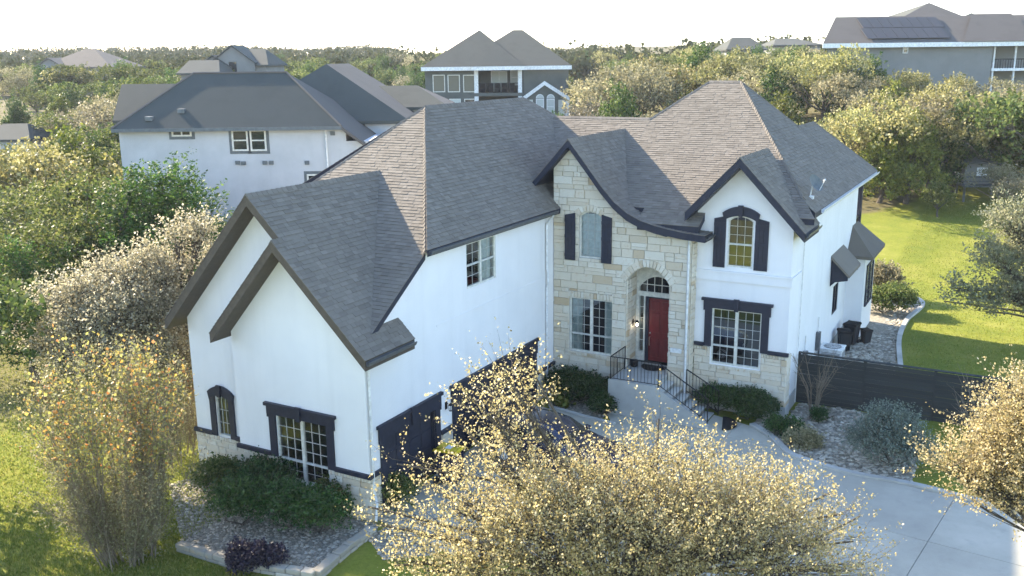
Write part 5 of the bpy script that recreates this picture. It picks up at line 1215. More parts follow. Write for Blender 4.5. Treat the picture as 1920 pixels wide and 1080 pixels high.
# playhouse in the back trees
pp = gp(1832, 372); t = thing('playhouse', 'small grey wooden playhouse on stilts under the trees past the back lawn', 'playhouse', (pp[0], pp[1], T(pp[0], pp[1])), R(20))
for x in (-1.2, 1.2):
    for y in (-.9, .9): ob('post', MB().box((x-.07, y-.07, -.3), (x+.07, y+.07, 1.0)), MT['ntrim'], t)
ob('deck', MB().box((-1.5, -1.6, 1.0), (1.5, 1.1, 1.12)), MT['ntrim'], t); ob('wall', MB().box((-1.2, -.6, 1.12), (1.2, 1.0, 2.7)), MT['tan_stucco'], t)
for s in (-1, 1): ob('roof', MB().prism([(-1.4, s*1.25+.2, 2.6), (1.4, s*1.25+.2, 2.6), (1.4, .2, 3.4), (-1.4, .2, 3.4)], (0, 0, .08)), MT['shingle_far'], t)
ob('window', MB().box((-.4, -.64, 1.7), (.3, -.605, 2.3)), MT['white'], t); ob('rail', MB().box((-1.5, -1.6, 1.7), (1.5, -1.54, 1.78)).box((-1.5, -1.6, 1.4), (1.5, -1.54, 1.46)), MT['ntrim'], t)
# ---------------------------------------------------------------- vegetation
def leaf_cloud(rng, P, Dv, length, nleaf, size, spread, aspect=.42, align=.55):
    n = len(P); P = np.repeat(P, nleaf, 0); Dv = np.repeat(Dv, nleaf, 0); t = rng.uniform(.05, 1.05, (n*nleaf, 1))
    if np.ndim(length): length = np.repeat(length, nleaf)[:, None]
    c = P+Dv*t*length+rng.normal(0, 1, P.shape)*spread*(1.15-.6*t)
    a = Dv*align+rng.normal(0, .6, P.shape); a /= np.linalg.norm(a, axis=1, keepdims=True)+1e-9
    b = np.cross(a, rng.normal(0, 1, P.shape)); b /= np.linalg.norm(b, axis=1, keepdims=True)+1e-9
    s = size*rng.uniform(.45, 1.5, (len(P), 1))
    v = np.stack([c-a*s*.5, c+b*s*aspect-a*s*.05, c+a*s*.5, c-b*s*aspect-a*s*.05], 1).reshape(-1, 3)
    return v, np.arange(len(v)).reshape(-1, 4)
def crown_pts(rng, lumps, n, core=.45, upb=.35):
    lumps = np.asarray(lumps, float); w = lumps[:, 3]**2.2
    if lumps.shape[1] > 4: w = w*lumps[:, 4]
    k_ = rng.choice(len(lumps), n, p=w/w.sum()); d = rng.normal(0, 1, (n, 3)); d /= np.linalg.norm(d, axis=1, keepdims=True)
    d[:, 2] = np.where(d[:, 2] < -.35, -d[:, 2]*.8, d[:, 2]); r_ = rng.uniform(core, 1, (n, 1))**.7
    P = lumps[k_, :3]+d*r_*lumps[k_, 3:4]*np.array([1, 1, .85]); o = d+rng.normal(0, .35, (n, 3)); o[:, 2] += upb
    return P, o/np.linalg.norm(o, axis=1, keepdims=True), k_
def build_tree(seed, lumps, nsprig, length, nleaf, size, spread, mat, base=(0, 0, 0), trunk_r=.16, bark_='bark', fork=.35, core=.45, upb=.35, stems=1, twigs=.35, aspect=.42, tw_r=.006):
    """returns (trunk mesh, crown mesh) in local coordinates"""
    rng = np.random.default_rng(seed); lumps = np.asarray(lumps, float); base = np.asarray(base, float)
    P, Dv, k_ = crown_pts(rng, lumps, nsprig, core, upb)
    ln = length*rng.uniform(.55, 1.35, nsprig)
    v, f = leaf_cloud(rng, P, Dv, ln, nleaf, size, spread, aspect); crown = mesh('crown', v, f, mat)
    tb = MB(); cen = lumps[:, :3].mean(0); zlow = (lumps[:, 2]-lumps[:, 3]).min(); forks = []
    for s in range(stems):
        a = 2*math.pi*s/stems; b0 = base+np.array([math.cos(a), math.sin(a), 0])*(.25 if stems > 1 else 0)*trunk_r*4
        fk = base+(cen-base)*np.array([fork*.5, fork*.5, 0])+np.array([math.cos(a)*.5*(stems > 1), math.sin(a)*.5*(stems > 1), max(.3, (cen[2]-base[2])*fork)])
        m1 = (b0+fk)/2+rng.normal(0, .08, 3)*np.array([1, 1, 0]); r_ = trunk_r/math.sqrt(stems)
        tb.tube([b0-[0, 0, .35], b0+[0, 0, .05], m1, fk], [r_*1.35, r_*1.15, r_*.9, r_*.8], 8); forks.append(fk)
    for i, l in enumerate(lumps):
        fk = min(forks, key=lambda q: np.linalg.norm(q[:2]-l[:2])); c = l[:3]; dist = np.linalg.norm(c-fk)
        mid = fk+(c-fk)*.5+rng.normal(0, .06, 3)*dist; mid[2] += .08*dist; r_ = trunk_r*.5*min(1, .45+.3*l[3])
        tb.tube([fk-[0, 0, .1], fk+(mid-fk)*.5+rng.normal(0, .03, 3)*dist, mid, c], [r_, r_*.85, r_*.65, r_*.35], 6)
        for q in np.flatnonzero(k_ == i)[::max(1, int(1/max(twigs, .01)))]:
            a = mid+(c-mid)*rng.uniform(.2, 1); e = P[q]; h = (a+e)/2+rng.normal(0, .05, 3)*l[3]
            tb.tube([a, h, e, e+Dv[q]*ln[q]*.8], [tw_r*3.2, tw_r*2.2, tw_r*1.4, tw_r*.6], 3, False)
    return mesh('trunk', tb.v, tb.f, MT[bark_], False), crown
def plant(name, label, cat, loc, meshes, rz=0, sc=1.0, group=None, names=('trunk', 'crown'), szz=None):
    t = thing(name, label, cat, loc, rz, group); t.scale = (sc, sc, sc*(szz or 1))
    for nm, me in zip(names, meshes):
        o = bpy.data.objects.new(nm, me); col.objects.link(o); o.parent = t
    return t
def px_lumps(base, lst): return [tuple(at(u, v, D)-base)+(r_, q[0] if q else 1.0) for u, v, D, r_, *q in lst]
# --- golden live oak in front of the drive
b = np.array([8.6, -2.6, T(8.6, -2.6)])
lst = [(960, 725, 17.6, .42), (915, 775, 17.6, .55), (985, 775, 17.8, .45), (945, 700, 17.6, .25), (930, 870, 17.5, .75), (1100, 895, 18, .4), (1060, 940, 17.6, .7), (1235, 785, 18.6, .22), (1230, 850, 18.5, .5), (1200, 920, 18, .85), (1310, 900, 18.4, .45), (1290, 930, 18, 1.0),
       (1080, 980, 17, 1.2), (1400, 935, 18.7, .5), (1420, 970, 18.2, 1.0), (1510, 960, 18.6, .5), (1535, 1010, 18, .65), (1330, 1040, 17, 1.3), (960, 990, 16.8, 1.0), (900, 1050, 16.4, 1.0), (1160, 1090, 16.5, 1.5), (1480, 1090, 17, 1.2), (780, 1000, 17, .6, .35), (715, 985, 17.2, .4, .35), (830, 930, 17.4, .5, .4), (745, 870, 17.6, .35, .25), (880, 1130, 16, 1.2), (1320, 1180, 16, 1.5), (1575, 965, 18.4, .28), (1612, 968, 18.3, .16), (1600, 1015, 18, .2), (1555, 925, 18.6, .14), (1435, 880, 18.9, .15), (1290, 830, 18.7, .15), (1180, 850, 18.5, .16), (1060, 850, 18.2, .16), (870, 800, 17.6, .2), (1000, 700, 17.7, .14), (905, 735, 17.6, .18), (740, 1060, 16.8, .5, .4), (1010, 970, 17.4, .8), (1150, 970, 17.4, 1.1), (1370, 990, 17.6, 1.2), (1230, 1010, 17, 1.4), (1020, 1060, 16.5, 1.3), (860, 960, 17, .7, .7), (1440, 1040, 17.2, 1.1), (1585, 1070, 17.6, .5), (1140, 850, 18.2, .25), (1480, 915, 18.8, .25), (1340, 850, 18.8, .2), (690, 950, 17.4, .35, .3), (800, 1070, 16.6, .7, .5)]
plant('oak_tree', 'large golden-leaved live oak standing before the driveway and garage', 'tree', b, build_tree(1, px_lumps(b, lst), 4400, .85, 20, .045, .06, MT['lf_gold'], trunk_r=.2, core=.15, upb=.5, twigs=.5, tw_r=.004))
b = np.array([18.6, .2, T(18.6, .2)])
lst = [(1880, 870, 17, .6), (1920, 800, 17, .5), (1800, 890, 17, .42), (1850, 900, 16.8, .5), (1900, 930, 16.6, .6), (1980, 850, 17, 1.0), (1985, 780, 17, .7), (1990, 950, 16.6, 1.0), (1850, 820, 17.2, .35), (1830, 945, 16.8, .25), (1905, 740, 17.2, .25), (1775, 870, 17, .2)]
plant('oak_tree', 'golden-leaved live oak reaching over the kerb beside the fence', 'tree', b, build_tree(2, px_lumps(b, lst), 2100, .75, 24, .043, .055, MT['lf_gold'], trunk_r=.18, core=.15, upb=.25, twigs=.5, tw_r=.004))
b = at(1990, 640, 38.5); b[2] = T(b[0], b[1])
lst = [(1900, 425, 38, 1.0), (1880, 500, 38, 1.2), (1900, 560, 37.6, 1.0), (1830, 560, 38, .75), (1790, 545, 38, .35), (1770, 565, 38, .25), (1960, 470, 38, 1.6), (1960, 570, 38, 1.5), (1850, 585, 37.5, .5), (1905, 385, 38, .4)]
plant('oak_tree', 'grey-green oak with low drooping branches on the edge of the lawn', 'tree', b, build_tree(3, px_lumps(b, lst), 1500, .7, 15, .09, .10, MT['lf_pale3'], trunk_r=.22, core=.2, twigs=.3, tw_r=.007))
# --- pale oak by the left wall
b = np.array([-9.3, 2.6, T(-9.3, 2.6)])
lst = [(375, 440, 31.5, .5), (395, 490, 31.5, .5), (335, 455, 31, .45), (310, 520, 31, .8), (230, 535, 30.5, .8), (160, 550, 30.5, .7), (105, 570, 30.5, .6), (250, 600, 30, 1.3), (160, 620, 30, 1.1), (340, 590, 30.5, 1.0), (75, 620, 30.5, .5), (300, 670, 30, 1.2), (200, 680, 29.8, 1.1), (120, 670, 30, .7), (350, 680, 30.6, .7), (55, 650, 30.2, .3), (270, 490, 31, .35), (190, 500, 30.8, .3), (400, 560, 31, .5)]
plant('oak_tree', 'pale silvery oak leaning beside the outer end of the white garage wing', 'tree', b, build_tree(4, px_lumps(b, lst), 4200, .75, 15, .07, .09, MT['lf_pale'], trunk_r=.26, core=.05, fork=.45, twigs=.4, tw_r=.005))
# --- multi-stemmed crape myrtle
def myrtle(loc, seed, H, spread, n, label):
    rng = np.random.default_rng(seed); tb = MB(); tips = []; dirs = []; lows = []; ldir = []
    for i in range(n):
        a = rng.uniform(0, 2*math.pi); e = spread*math.sqrt(rng.uniform(.05, 1)); top = np.array([math.cos(a)*e, math.sin(a)*e, H*rng.uniform(.68, 1.0)*(1-.22*(e/spread)**2)*(rng.uniform(.3, .65) if i % 3 == 0 else 1)]); b0 = np.array([math.cos(a), math.sin(a), 0])*rng.uniform(.1, .8)
        m1 = b0+(top-b0)*np.array([.42, .42, .42])+rng.normal(0, .08, 3); m2 = b0+(top-b0)*np.array([.68, .68, .75])+rng.normal(0, .1, 3); r_ = rng.uniform(.012, .024)
        tb.tube([b0-[0, 0, .2], m1, m2, top], [r_, r_*.8, r_*.5, r_*.2], 5)
        for k_ in range(38):
            t = rng.uniform(.08, 1); q = b0+(m1-b0)*t*2.2 if t < .45 else m1+(m2-m1)*(t-.45)/.3 if t < .75 else m2+(top-m2)*(t-.75)/.25
            d = (q-b0)/np.linalg.norm(q-b0+1e-6)+rng.normal(0, .45, 3); d[2] += .3; d /= np.linalg.norm(d); l = rng.uniform(.35, 1.0)
            tb.tube([q, q+d*l*.5+rng.normal(0, .03, 3), q+d*l], [.006, .0045, .0025], 3, False)
            (tips if (q[2] > H*.42 and rng.random() < .85) else lows).append(q+d*l*.2); (dirs if len(dirs) < len(tips) else ldir).append(d)
    v, f = leaf_cloud(rng, np.array(tips), np.array(dirs), .55, 6, .085, .08); c1 = mesh('autumn_leaves', v, f, MT['lf_autumn'])
    P = np.concatenate([np.array(lows), np.array(tips)]); Dd = np.concatenate([np.array(ldir), np.array(dirs)])
    v, f = leaf_cloud(rng, P, Dd, .75, 14, .058, .15, .3); c2 = mesh('seed_twigs', v, f, MT['lf_seed'])
    plant('crape_myrtle', label, 'tree', loc, (mesh('trunk', tb.v, tb.f, MT['bark_pale']), c1, c2), 0, 1, None, ('trunk', 'crown', 'dry_twigs'))
mp = gp(238, 1045); myrtle((mp[0], mp[1], T(mp[0], mp[1])), 7, 6.4, 2.15, 78, 'many-stemmed crape myrtle with sparse orange and yellow leaves by the garage gable')
mp = gp(345, 860); myrtle((mp[0], mp[1], T(mp[0], mp[1])), 8, 3.6, 1.1, 16, 'smaller orange-leaved shrub tree behind the big crape myrtle, against the wall')
# --- shrubs
def shrub(name, label, lumps, loc, mat, seed, n=500, size=.06, length=.2, nleaf=14, spread=.06, cat='shrub', group=None, core=.3, upb=.5, tr=.04):
    return plant(name, label, cat, loc, build_tree(seed, lumps, n, length, nleaf, size, spread, MT[mat], trunk_r=tr, fork=.15, core=core, upb=upb, stems=3, twigs=.12, tw_r=.003), 0, 1, group, ('stems', 'foliage'))
def S(x, y): return (x, y, T(x, y))
shrub('hedge_shrub', 'dark green hedge shrub under the window between garage and porch', [(-.85, 0, .6, .55), (-.35, .1, .65, .62), (.3, 0, .62, .6), (.85, -.05, .55, .55), (.0, -.35, .45, .5)], S(1.5, 10.85), 'lf_shrub', 21, 1100)
shrub('hedge_shrub', 'small round dark green shrub at the porch wall corner', [(0, 0, .42, .42), (.25, .1, .35, .3)], S(2.75, 9.95), 'lf_shrub', 22, 320)
shrub('hedge_shrub', 'dark green hedge shrub beside the entry steps', [(-.35, 0, .5, .38), (.05, .02, .55, .42), (.4, 0, .5, .4)], S(6.45, 11.85), 'lf_shrub', 23, 800)
shrub('hedge_shrub', 'brighter green hedge shrub at the house corner under the navy-framed window', [(-.35, 0, .6, .5), (.15, 0, .62, .55), (.55, -.05, .5, .48), (.1, -.3, .4, .4)], S(7.6, 11.6), 'lf_shrub', 24, 1000)
for i, (u, v, r_, h, lab, mt_) in enumerate([(455, 985, .75, 1.1, 'tall dark green shrub at the outer end of the gable window bed', 'lf_shrub'), (545, 990, .85, 1.0, 'broad dark green shrub below the gable window', 'lf_shrub'), (600, 1000, .7, .9, 'dense green shrub at the garage-corner end of the gable window bed', 'lf_shrub'), (415, 930, .6, .9, 'loose green shrub against the limestone base under the small arched window', 'lf_olive'), (505, 940, .7, 1.15, 'feathery green shrub close to the wall under the gable window', 'lf_shrub'), (640, 955, .5, .8, 'thin olive shrub at the garage corner downspout', 'lf_olive')]):
    r_ *= 1.2; h *= 1.2; p = gp(u, v); shrub('bed_shrub', lab, [(-r_*.45, 0, h*.5, r_*.7), (r_*.4, .1, h*.55, r_*.7), (0, -.15, h*.62, r_*.72), (0, .25, h*.45, r_*.6)], S(p[0], p[1]), mt_, 30+i, 620, .065, .3)
p = gp(472, 1066); shrub('plum_shrub', 'low dark purple shrub spilling over the rubble edging wall', [(-.35, 0, .3, .34), (.15, .1, .33, .36), (.5, .3, .3, .3), (-.1, -.3, .2, .3)], S(p[0], p[1]), 'lf_plum', 40, 620, .06, .16)
p = gp(1668, 872); shrub('sage_shrub', 'big silver-green sage bush before the dark fence', [(-.5, 0, .7, .7), (.3, .1, .75, .75), (0, -.4, .5, .65), (-.35, .15, 1.25, .5), (.2, .2, 1.2, .5), (.8, -.1, .5, .55), (-.8, .1, .45, .5)], S(p[0], p[1]), 'lf_sage', 41, 1500, .05, .42, 14, .05, 'shrub', None, .3, .9)
p = gp(1470, 815); shrub('low_shrub', 'low olive shrub at the bend of the walkway', [(-.2, 0, .22, .3), (.25, -.1, .2, .32)], S(p[0], p[1]), 'lf_shrub', 42, 260, .06, .3)
p = gp(1500, 838); shrub('low_shrub', 'brownish low shrub on pebbles beside the walkway kerb', [(0, 0, .2, .36), (.3, .1, .2, .3)], S(p[0], p[1]), 'lf_tan', 43, 220, .06, .3)
p = gp(1535, 790); shrub('low_shrub', 'tiny dark green shrub under the bare sapling', [(0, 0, .2, .25)], S(p[0], p[1]), 'lf_shrub', 44, 140, .05, .15)
p = gp(1656, 588); shrub('side_shrub', 'rounded green shrub on the gravel beyond the bins', [(-.6, 0, .55, .7), (.2, .1, .6, .75), (.8, .2, .65, .65), (.4, .9, .7, .6)], S(p[0], p[1]), 'lf_olive', 45, 800, .09, .3)
p = gp(1648, 560); shrub('side_shrub', 'dry orange-tipped shrub behind the rounded green shrub by the bay', [(-.5, 0, .8, .7), (.4, .2, .85, .7), (0, .3, 1.2, .5)], S(p[0], p[1]), 'lf_tan', 46, 420, .09, .5)
p = gp(1048, 768); shrub('strap_plant', 'small light green strappy plant at the drive edge near the downspout', [(0, 0, .1, .16)], S(p[0], p[1]+.3), 'lf_yel', 47, 60, .16, .25, 4, .03, 'plant')
p = gp(745, 960); shrub('bed_shrub', 'greyish low shrub under the golden oak near the garage corner', [(-.3, 0, .4, .55), (.4, .2, .4, .5)], S(p[0]-.6, p[1]), 'lf_olive', 48, 380, .07, .35)
def bare(label, loc, seed, H, W, n=9):
    rng = np.random.default_rng(seed); tb = MB(); tw = MB()
    for i in range(n):
        a = rng.uniform(0, 6.28); b0 = np.array([math.cos(a), math.sin(a), 0])*.06; top = np.array([math.cos(a)*W*rng.uniform(.3, 1), math.sin(a)*W*rng.uniform(.3, 1), H*rng.uniform(.75, 1)]); m1 = b0+(top-b0)*np.array([.3, .3, .5])+rng.normal(0, .04, 3)
        tb.tube([b0-[0, 0, .15], m1, top], [.026, .018, .006], 5)
        for k_ in range(11):
            t = rng.uniform(.3, 1); q = b0+(m1-b0)*t*2 if t < .5 else m1+(top-m1)*(t-.5)*2; d = (top-b0)/H+rng.normal(0, .5, 3); l = rng.uniform(.2, .6); tw.tube([q, q+d*l*.5+rng.normal(0, .03, 3), q+d*l], [.008, .006, .003], 3, False)
    plant('bare_sapling', label, 'sapling', loc, (mesh('stems', tb.v, tb.f, MT['bark_pale']), mesh('twigs', tw.v, tw.f, MT['bark_pale'])), 0, 1, None, ('stems', 'twigs'))
p = gp(1524, 776); bare('bare multi-stemmed sapling against the dark fence near the house corner', S(p[0], p[1]), 5, 2.1, .9)
p = gp(1825, 830); bare('bare grey bush near the kerb end of the dark fence', S(p[0], min(p[1], 13.2)), 6, 1.7, 1.2, 11)
# --- background trees: a few kinds, many individuals
def lumps_round(rng, H, W, n): return [(rng.normal(0, W*.30), rng.normal(0, W*.30), H*rng.uniform(.40, .82), W*rng.uniform(.17, .28)) for _ in range(n)]
def lumps_cone(rng, H, W, n):
    out = []
    for i in range(n):
        t = (i+.5)/n; r_ = W*.5*(1-t)**.75; a = rng.uniform(0, 6.28); out.append((math.cos(a)*r_*.45, math.sin(a)*r_*.45, H*(.14+.80*t), max(.35, W*.36*(1-t*.78))))
    return out
rg = np.random.default_rng(77); KIN = {}
def kin(name, mat, shape, n, H, W, ns, nl, size, length, spread, core=.4, bark_='bark', var=3):
    KIN[name] = [build_tree(100+len(KIN)*10+i, (lumps_cone if shape == 'cone' else lumps_round)(rg, H, W, n), ns, length, nl, size, spread, MT[mat], trunk_r=.17, bark_=bark_, core=core, upb=.9 if shape == 'cone' else .35, aspect=.26 if shape == 'cone' else .42, twigs=.06, fork=.4, tw_r=.008) for i in range(var)]
kin('juniper', 'lf_jun', 'cone', 10, 6.4, 4.6, 600, 20, .19, .75, .12, .65)
kin('green_oak', 'lf_olive', 'round', 10, 6.0, 6.0, 520, 15, .18, .6, .13, .6)
kin('golden_oak', 'lf_gold2', 'round', 10, 6.0, 5.6, 520, 15, .15, .6, .13, .6)
kin('tan_oak', 'lf_tan', 'round', 10, 6.4, 5.8, 500, 14, .15, .65, .14, .55)
kin('yellow_juniper', 'lf_yel', 'cone', 10, 5.8, 4.6, 560, 20, .19, .7, .12, .65)
kin('pale_oak', 'lf_pale2', 'round', 10, 5.4, 5.4, 440, 12, .15, .7, .22, .25, 'bark_pale')
kin('juniper_n', 'lf_jun', 'cone', 11, 6.4, 4.6, 1200, 26, .10, .7, .07, .6)
kin('green_oak_n', 'lf_olive', 'round', 11, 6.0, 6.0, 1000, 16, .10, .6, .09, .6)
LOOK = {'juniper': 'dark green cedar', 'green_oak': 'olive green oak', 'golden_oak': 'golden-leaved oak', 'tan_oak': 'tan-brown oak', 'yellow_juniper': 'yellow-green cedar', 'pale_oak': 'pale thin-leaved oak'}
NM = {'juniper': 'cedar_tree', 'green_oak': 'oak_tree', 'golden_oak': 'oak_tree', 'tan_oak': 'oak_tree', 'yellow_juniper': 'cedar_tree', 'pale_oak': 'oak_tree'}
placed = []
def put(kind, x, y, H, label=None, group=None, zone='', wide=1.0, near=None):
    hs = {'juniper': 6.6, 'green_oak': 6.2, 'golden_oak': 6.2, 'tan_oak': 6.6, 'yellow_juniper': 6.0, 'pale_oak': 5.7}[kind]
    sc = H/hs; t = plant(NM[kind], label or LOOK[kind]+' '+zone, 'tree', (x, y, T(x, y)-.05), KIN[near or kind][int(rg.integers(3))], rg.uniform(0, 6.28), sc*wide, group or LOOK[kind]+'s '+zone, ('trunk', 'crown'), 1/wide)
    placed.append((x, y, sc)); return t
# marked single trees (pixel of the foot or top, distance)
for kind, u, vtop, D, lab, wd in [('juniper', 295, 290, 44, 'dark cedar with spiky top before the white neighbour wall', 1.5), ('juniper', 345, 320, 45, 'dark green cedar close to the neighbour wall, next to the spiky cedar', 1.4), ('juniper', 235, 325, 43, 'dark cedar beside the cream garden wall', 1.4),
    ('green_oak', 105, 330, 46, 'olive oak at the lawn edge before the cream garden wall', 1.1), ('tan_oak', 35, 350, 42, 'olive-tan oak with visible trunk at the shady lawn edge beside the garage wing', 1.1), ('juniper', 30, 440, 38, 'dark cedar in shade over the lawn beside the garage wing', 1.1), ('juniper', 110, 450, 39, 'dark cedar close behind the silvery oak', 1.0), 
    ('yellow_juniper', 130, 240, 62, 'bushy yellow-green cedar beyond the cream garden wall', 1.1), ('golden_oak', 60, 250, 58, 'orange-gold oak near the small white house', 1.1)]:
    p = at(u, vtop, D); z = T(p[0], p[1]); put(kind, p[0], p[1], max(2.5, p[2]-z), lab, None, '', wd, {'juniper': 'juniper_n', 'green_oak': 'green_oak_n', 'tan_oak': 'green_oak_n'}.get(kind) if D < 50 else None)
put('green_oak', -15.5, -4.8, 6.5, 'olive oak shading the near corner of the lawn beside the garage wing')
# row behind the back lawn
for i, (u, D, H, kind) in enumerate([(1655, 68, 6.2, 'yellow_juniper'), (1705, 67.5, 6.8, 'yellow_juniper'), (1745, 69, 6.2, 'green_oak'), (1790, 69, 6.6, 'juniper'), (1840, 71, 7.0, 'tan_oak'), (1885, 69, 7.4, 'yellow_juniper'), (1925, 68, 7.0, 'golden_oak'), (1625, 70, 7.0, 'golden_oak'), (1675, 71, 7.2, 'tan_oak'), (1730, 73, 7.2, 'golden_oak'), (1590, 72, 6.6, 'golden_oak'), (1885, 64.5, 3.6, 'pale_oak'), (1925, 61, 3.6, 'pale_oak'), (1768, 64, 2.4, 'green_oak'), (1965, 66, 8, 'green_oak')]):
    p = at(u, 300, D); put(kind, p[0], p[1], H, None, None, 'at the edge of the back lawn')
for kind, u, vt, D in [('juniper', 75, 118, 150), ('green_oak', 110, 122, 148), ('golden_oak', 150, 120, 150), ('green_oak', 190, 117, 152), ('juniper', 225, 110, 150)]:
    p = at(u, vt, D); put(kind, p[0], p[1], max(3, p[2]-T(p[0], p[1])), None, None, 'in front of the distant brown roof')
for kind, u, vt, D in [('tan_oak', 1155, 98, 98), ('tan_oak', 1210, 110, 96), ('pale_oak', 1112, 188, 92), ('juniper', 1160, 152, 84), ('golden_oak', 1265, 105, 100), ('juniper', 1310, 82, 105), ('golden_oak', 1360, 92, 100), ('tan_oak', 1430, 112, 92), ('juniper', 1480, 95, 98), ('golden_oak', 1518, 88, 100), ('golden_oak', 1552, 88, 89), ('tan_oak', 1600, 135, 84), ('juniper', 1640, 100, 89), ('golden_oak', 1772, 122, 84), ('tan_oak', 1840, 140, 82), ('juniper', 1585, 95, 90)]:
    p = at(u, vt, D); put(kind, p[0], p[1], min(9.5, max(3, p[2]-T(p[0], p[1]))), None, None, 'on the hill below the solar-panel house')
# random woods with clear views onto the houses
PROT = [(195, 850, 385, 77), (780, 1080, 208, 120), (1535, 1990, 118, 103), (1610, 1890, 140, 92), (60, 215, 113, 190), (325, 510, 118, 150), (-80, 62, 258, 104), (1355, 1445, 80, 160), (1205, 1250, 188, 94)]
def skyline(u): return np.interp(u, [0, 100, 250, 420, 480, 560, 690, 790, 1060, 1100, 1200, 1250, 1300, 1380, 1450, 1540, 1600, 1920], [72, 74, 80, 84, 80, 92, 84, 100, 92, 88, 100, 98, 84, 86, 76, 84, 92, 100])
def clear(x, y, H, wid):
    b_ = np.array([x, y, T(x, y)]); d = (b_-CAM)@FH; u, v = proj(b_+[0, 0, H]); hw = wid*.5/d*FPX*.85
    if v < skyline(u): return False
    for a, c, vm, dm in PROT:
        if d < dm and u+hw > a and u-hw < c and v < vm: return False
    return all((x-px_)**2+(y-py_)**2 > (2.5+.011*d)**2*max(.6, s_) for px_, py_, s_ in placed)
cnt = 0; tries = 0
FOOT = [(55, 75, -28, -1), (104, 122, -10, 9), (92, 106, 29, 58)]
while cnt < 262 and tries < 30000:
    tries += 1; d = 50+185*rg.random()**1.35; l = rg.uniform(-.60, .60)*d
    if l > 4 and d < 72: continue
    if l > -8 and d < 58: continue
    if any(a-2 < d < b+1 and c-2.5 < l < e+2.5 for a, b, c, e in FOOT): continue
    p = CAM+FH*d+RH*l; right = l > 0
    kind = rg.choice(['juniper', 'green_oak', 'golden_oak', 'tan_oak', 'yellow_juniper', 'pale_oak'], p=[.26, .22, .22, .14, .10, .06] if right else [.36, .32, .07, .10, .06, .09])
    H = rg.uniform(4.6, 7.6) if not right else rg.uniform(4.8, 8.4)
    ok = False
    for _ in range(5):
        if clear(p[0], p[1], H, H*.9): ok = True; break
        H *= .85
        if H < 2.6: break
    if not ok: continue
    put(kind, p[0], p[1], H, None, None, ('on the hill below the solar-panel house' if l > 3 else 'in the wood behind the white neighbour house') if d < 120 else 'in the distant woodland'); cnt += 1
print('woods', cnt, tries)
# far wood as one mass
rng = np.random.default_rng(5); V = []; K = 0
P = []; Dv = []
while len(P) < 5200:
    d = 190*(1+3.6*rng.random()**1.6); l = rng.uniform(-.62, .62)*d; q = CAM+FH*d+RH*l; h = rng.uniform(1.2, 5.0); b_ = np.array([q[0], q[1], T(q[0], q[1])+h]); u, v = proj(b_+[0, 0, 1])
    if v < skyline(u)+2: continue
    if any(d < dm and a < u < c and v < vm for a, c, vm, dm in PROT): continue
    P.append(b_); Dv.append((rng.normal(0, .5), rng.normal(0, .5), .8))
v, f = leaf_cloud(rng, np.array(P), np.array(Dv), 1.6, 14, 1.0, 1.1); o = ob('far_wood', mesh('far_wood', v, f, MT['lf_far']), None); o['kind'] = 'stuff'; o['label'] = 'far olive woodland stretching to the horizon'; o['category'] = 'woodland'
# undergrowth filling the wood floor
P = []; Dv = []
while len(P) < 2200:
    d = 50+150*rng.random()**1.3; l = rng.uniform(-.62, .62)*d
    if (l > 4 and d < 69) or (l > -8 and d < 60): continue
    if any(a-1 < d < b+.5 and c-1 < l < e+1 for a, b, c, e in FOOT): continue
    q = CAM+FH*d+RH*l; b_ = np.array([q[0], q[1], T(q[0], q[1])+rng.uniform(.1, 1.3)]); u, v = proj(b_+[0, 0, .8])
    if any(d < dm and a < u < c and v < vm for a, c, vm, dm in PROT): continue
    P.append(b_); Dv.append((rng.normal(0, .5), rng.normal(0, .5), .7))
v, f = leaf_cloud(rng, np.array(P), np.array(Dv), .8, 12, .26, .5); o = ob('undergrowth', mesh('undergrowth', v, f, MT['lf_olive']), None); o['kind'] = 'stuff'; o['label'] = 'olive scrub undergrowth between the woodland trees'; o['category'] = 'undergrowth'
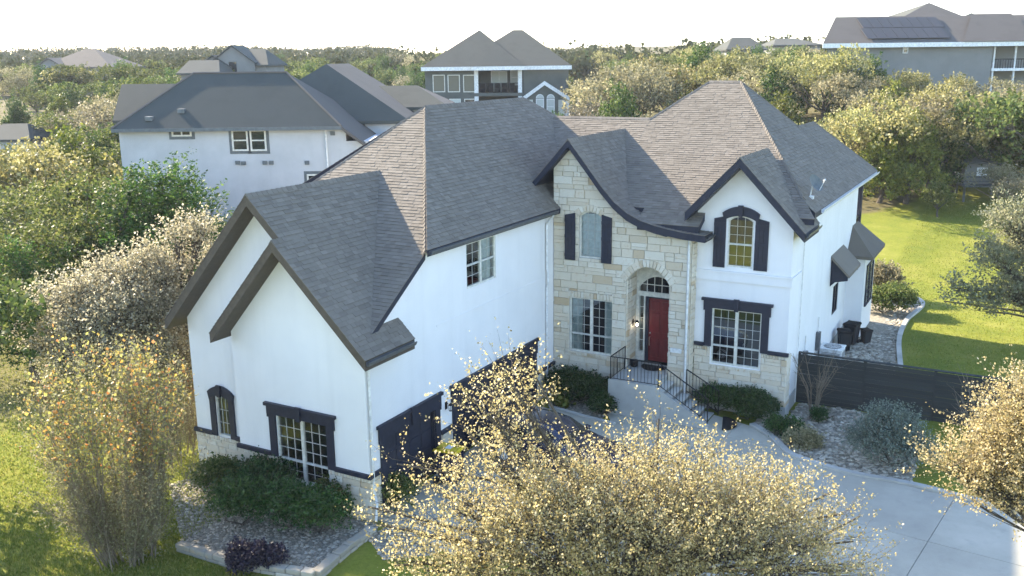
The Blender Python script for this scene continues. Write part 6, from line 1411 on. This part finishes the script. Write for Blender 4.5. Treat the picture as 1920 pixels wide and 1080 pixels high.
# lawn blades
def blades(n, region, size, seed):
    rng = np.random.default_rng(seed); out = []
    X = []
    while len(X) < n:
        x, y = region(rng)
        if x is None: continue
        X.append((x, y, T(x, y)))
    c = np.array(X); a = rng.normal(0, 1, (n, 3)); a[:, 2] = 0; a /= np.linalg.norm(a, axis=1, keepdims=True); lean = rng.normal(0, .35, (n, 3)); lean[:, 2] = 1; s = size*rng.uniform(.5, 1.4, (n, 1))
    v = np.stack([c-a*s*.22, c+a*s*.22, c+lean*s], 1).reshape(-1, 3); return v, np.arange(3*n).reshape(-1, 3)
def reg_left(rng):
    u, v = rng.uniform(-40, 480), 560+rng.random()**.8*560; p = gpq(u, v)
    if p[1] > -.2 and p[0] > -7.4: return None, None
    if p[0] > fb[0][0]-.2 and p[1] > np.interp(p[0], [q[0] for q in fb], [q[1] for q in fb])-.2: return None, None
    return p[0], p[1]
def gpq(u, v):
    d = ray(u, v); n_ = np.array([-.02, -.022, 1]); t = (-.45-n_@CAM)/(n_@d); return CAM+t*d
v, f = blades(52000, reg_left, .075, 3); o = ob('grass', mesh('grass', v, f, MT['lf_grass']), None); o['kind'] = 'stuff'; o['label'] = 'short lawn grass beside the garage wing'; o['category'] = 'grass'
SLX, SLY = zip(*sorted(side_line[:6], key=lambda q: q[1]))
def reg_right(rng):
    y = rng.uniform(14.5, 56); x = rng.uniform(8.9, 26)
    if x < (np.interp(y, SLY, SLX)+.25 if y < SLY[-1]+.3 else 9.0): return None, None
    return x, y
v, f = blades(70000, reg_right, .06, 4); o = ob('grass', mesh('grass', v, f, MT['lf_grass']), None); o['kind'] = 'stuff'; o['label'] = 'short lawn grass behind the dark fence and side gravel'; o['category'] = 'grass'
# ---------------------------------------------------------------- air
hz = MB().box((-1100, -120, -6), (900, 1150, 60)); ho = ob('haze', hz, None); ho['kind'] = 'stuff'; ho['label'] = 'thin pale haze over the woodland'; ho['category'] = 'haze'
hm = bpy.data.materials.new('haze'); hm.use_nodes = True; hm.node_tree.nodes.clear(); ou = N(hm, 'OutputMaterial'); pv = N(hm, 'VolumePrincipled')
pv.inputs['Color'].default_value = (.9, .93, 1, 1); pv.inputs['Density'].default_value = .00022; pv.inputs['Anisotropy'].default_value = .0
L(hm, pv.outputs[0], ou.inputs['Volume']); ho.data.materials.append(hm)
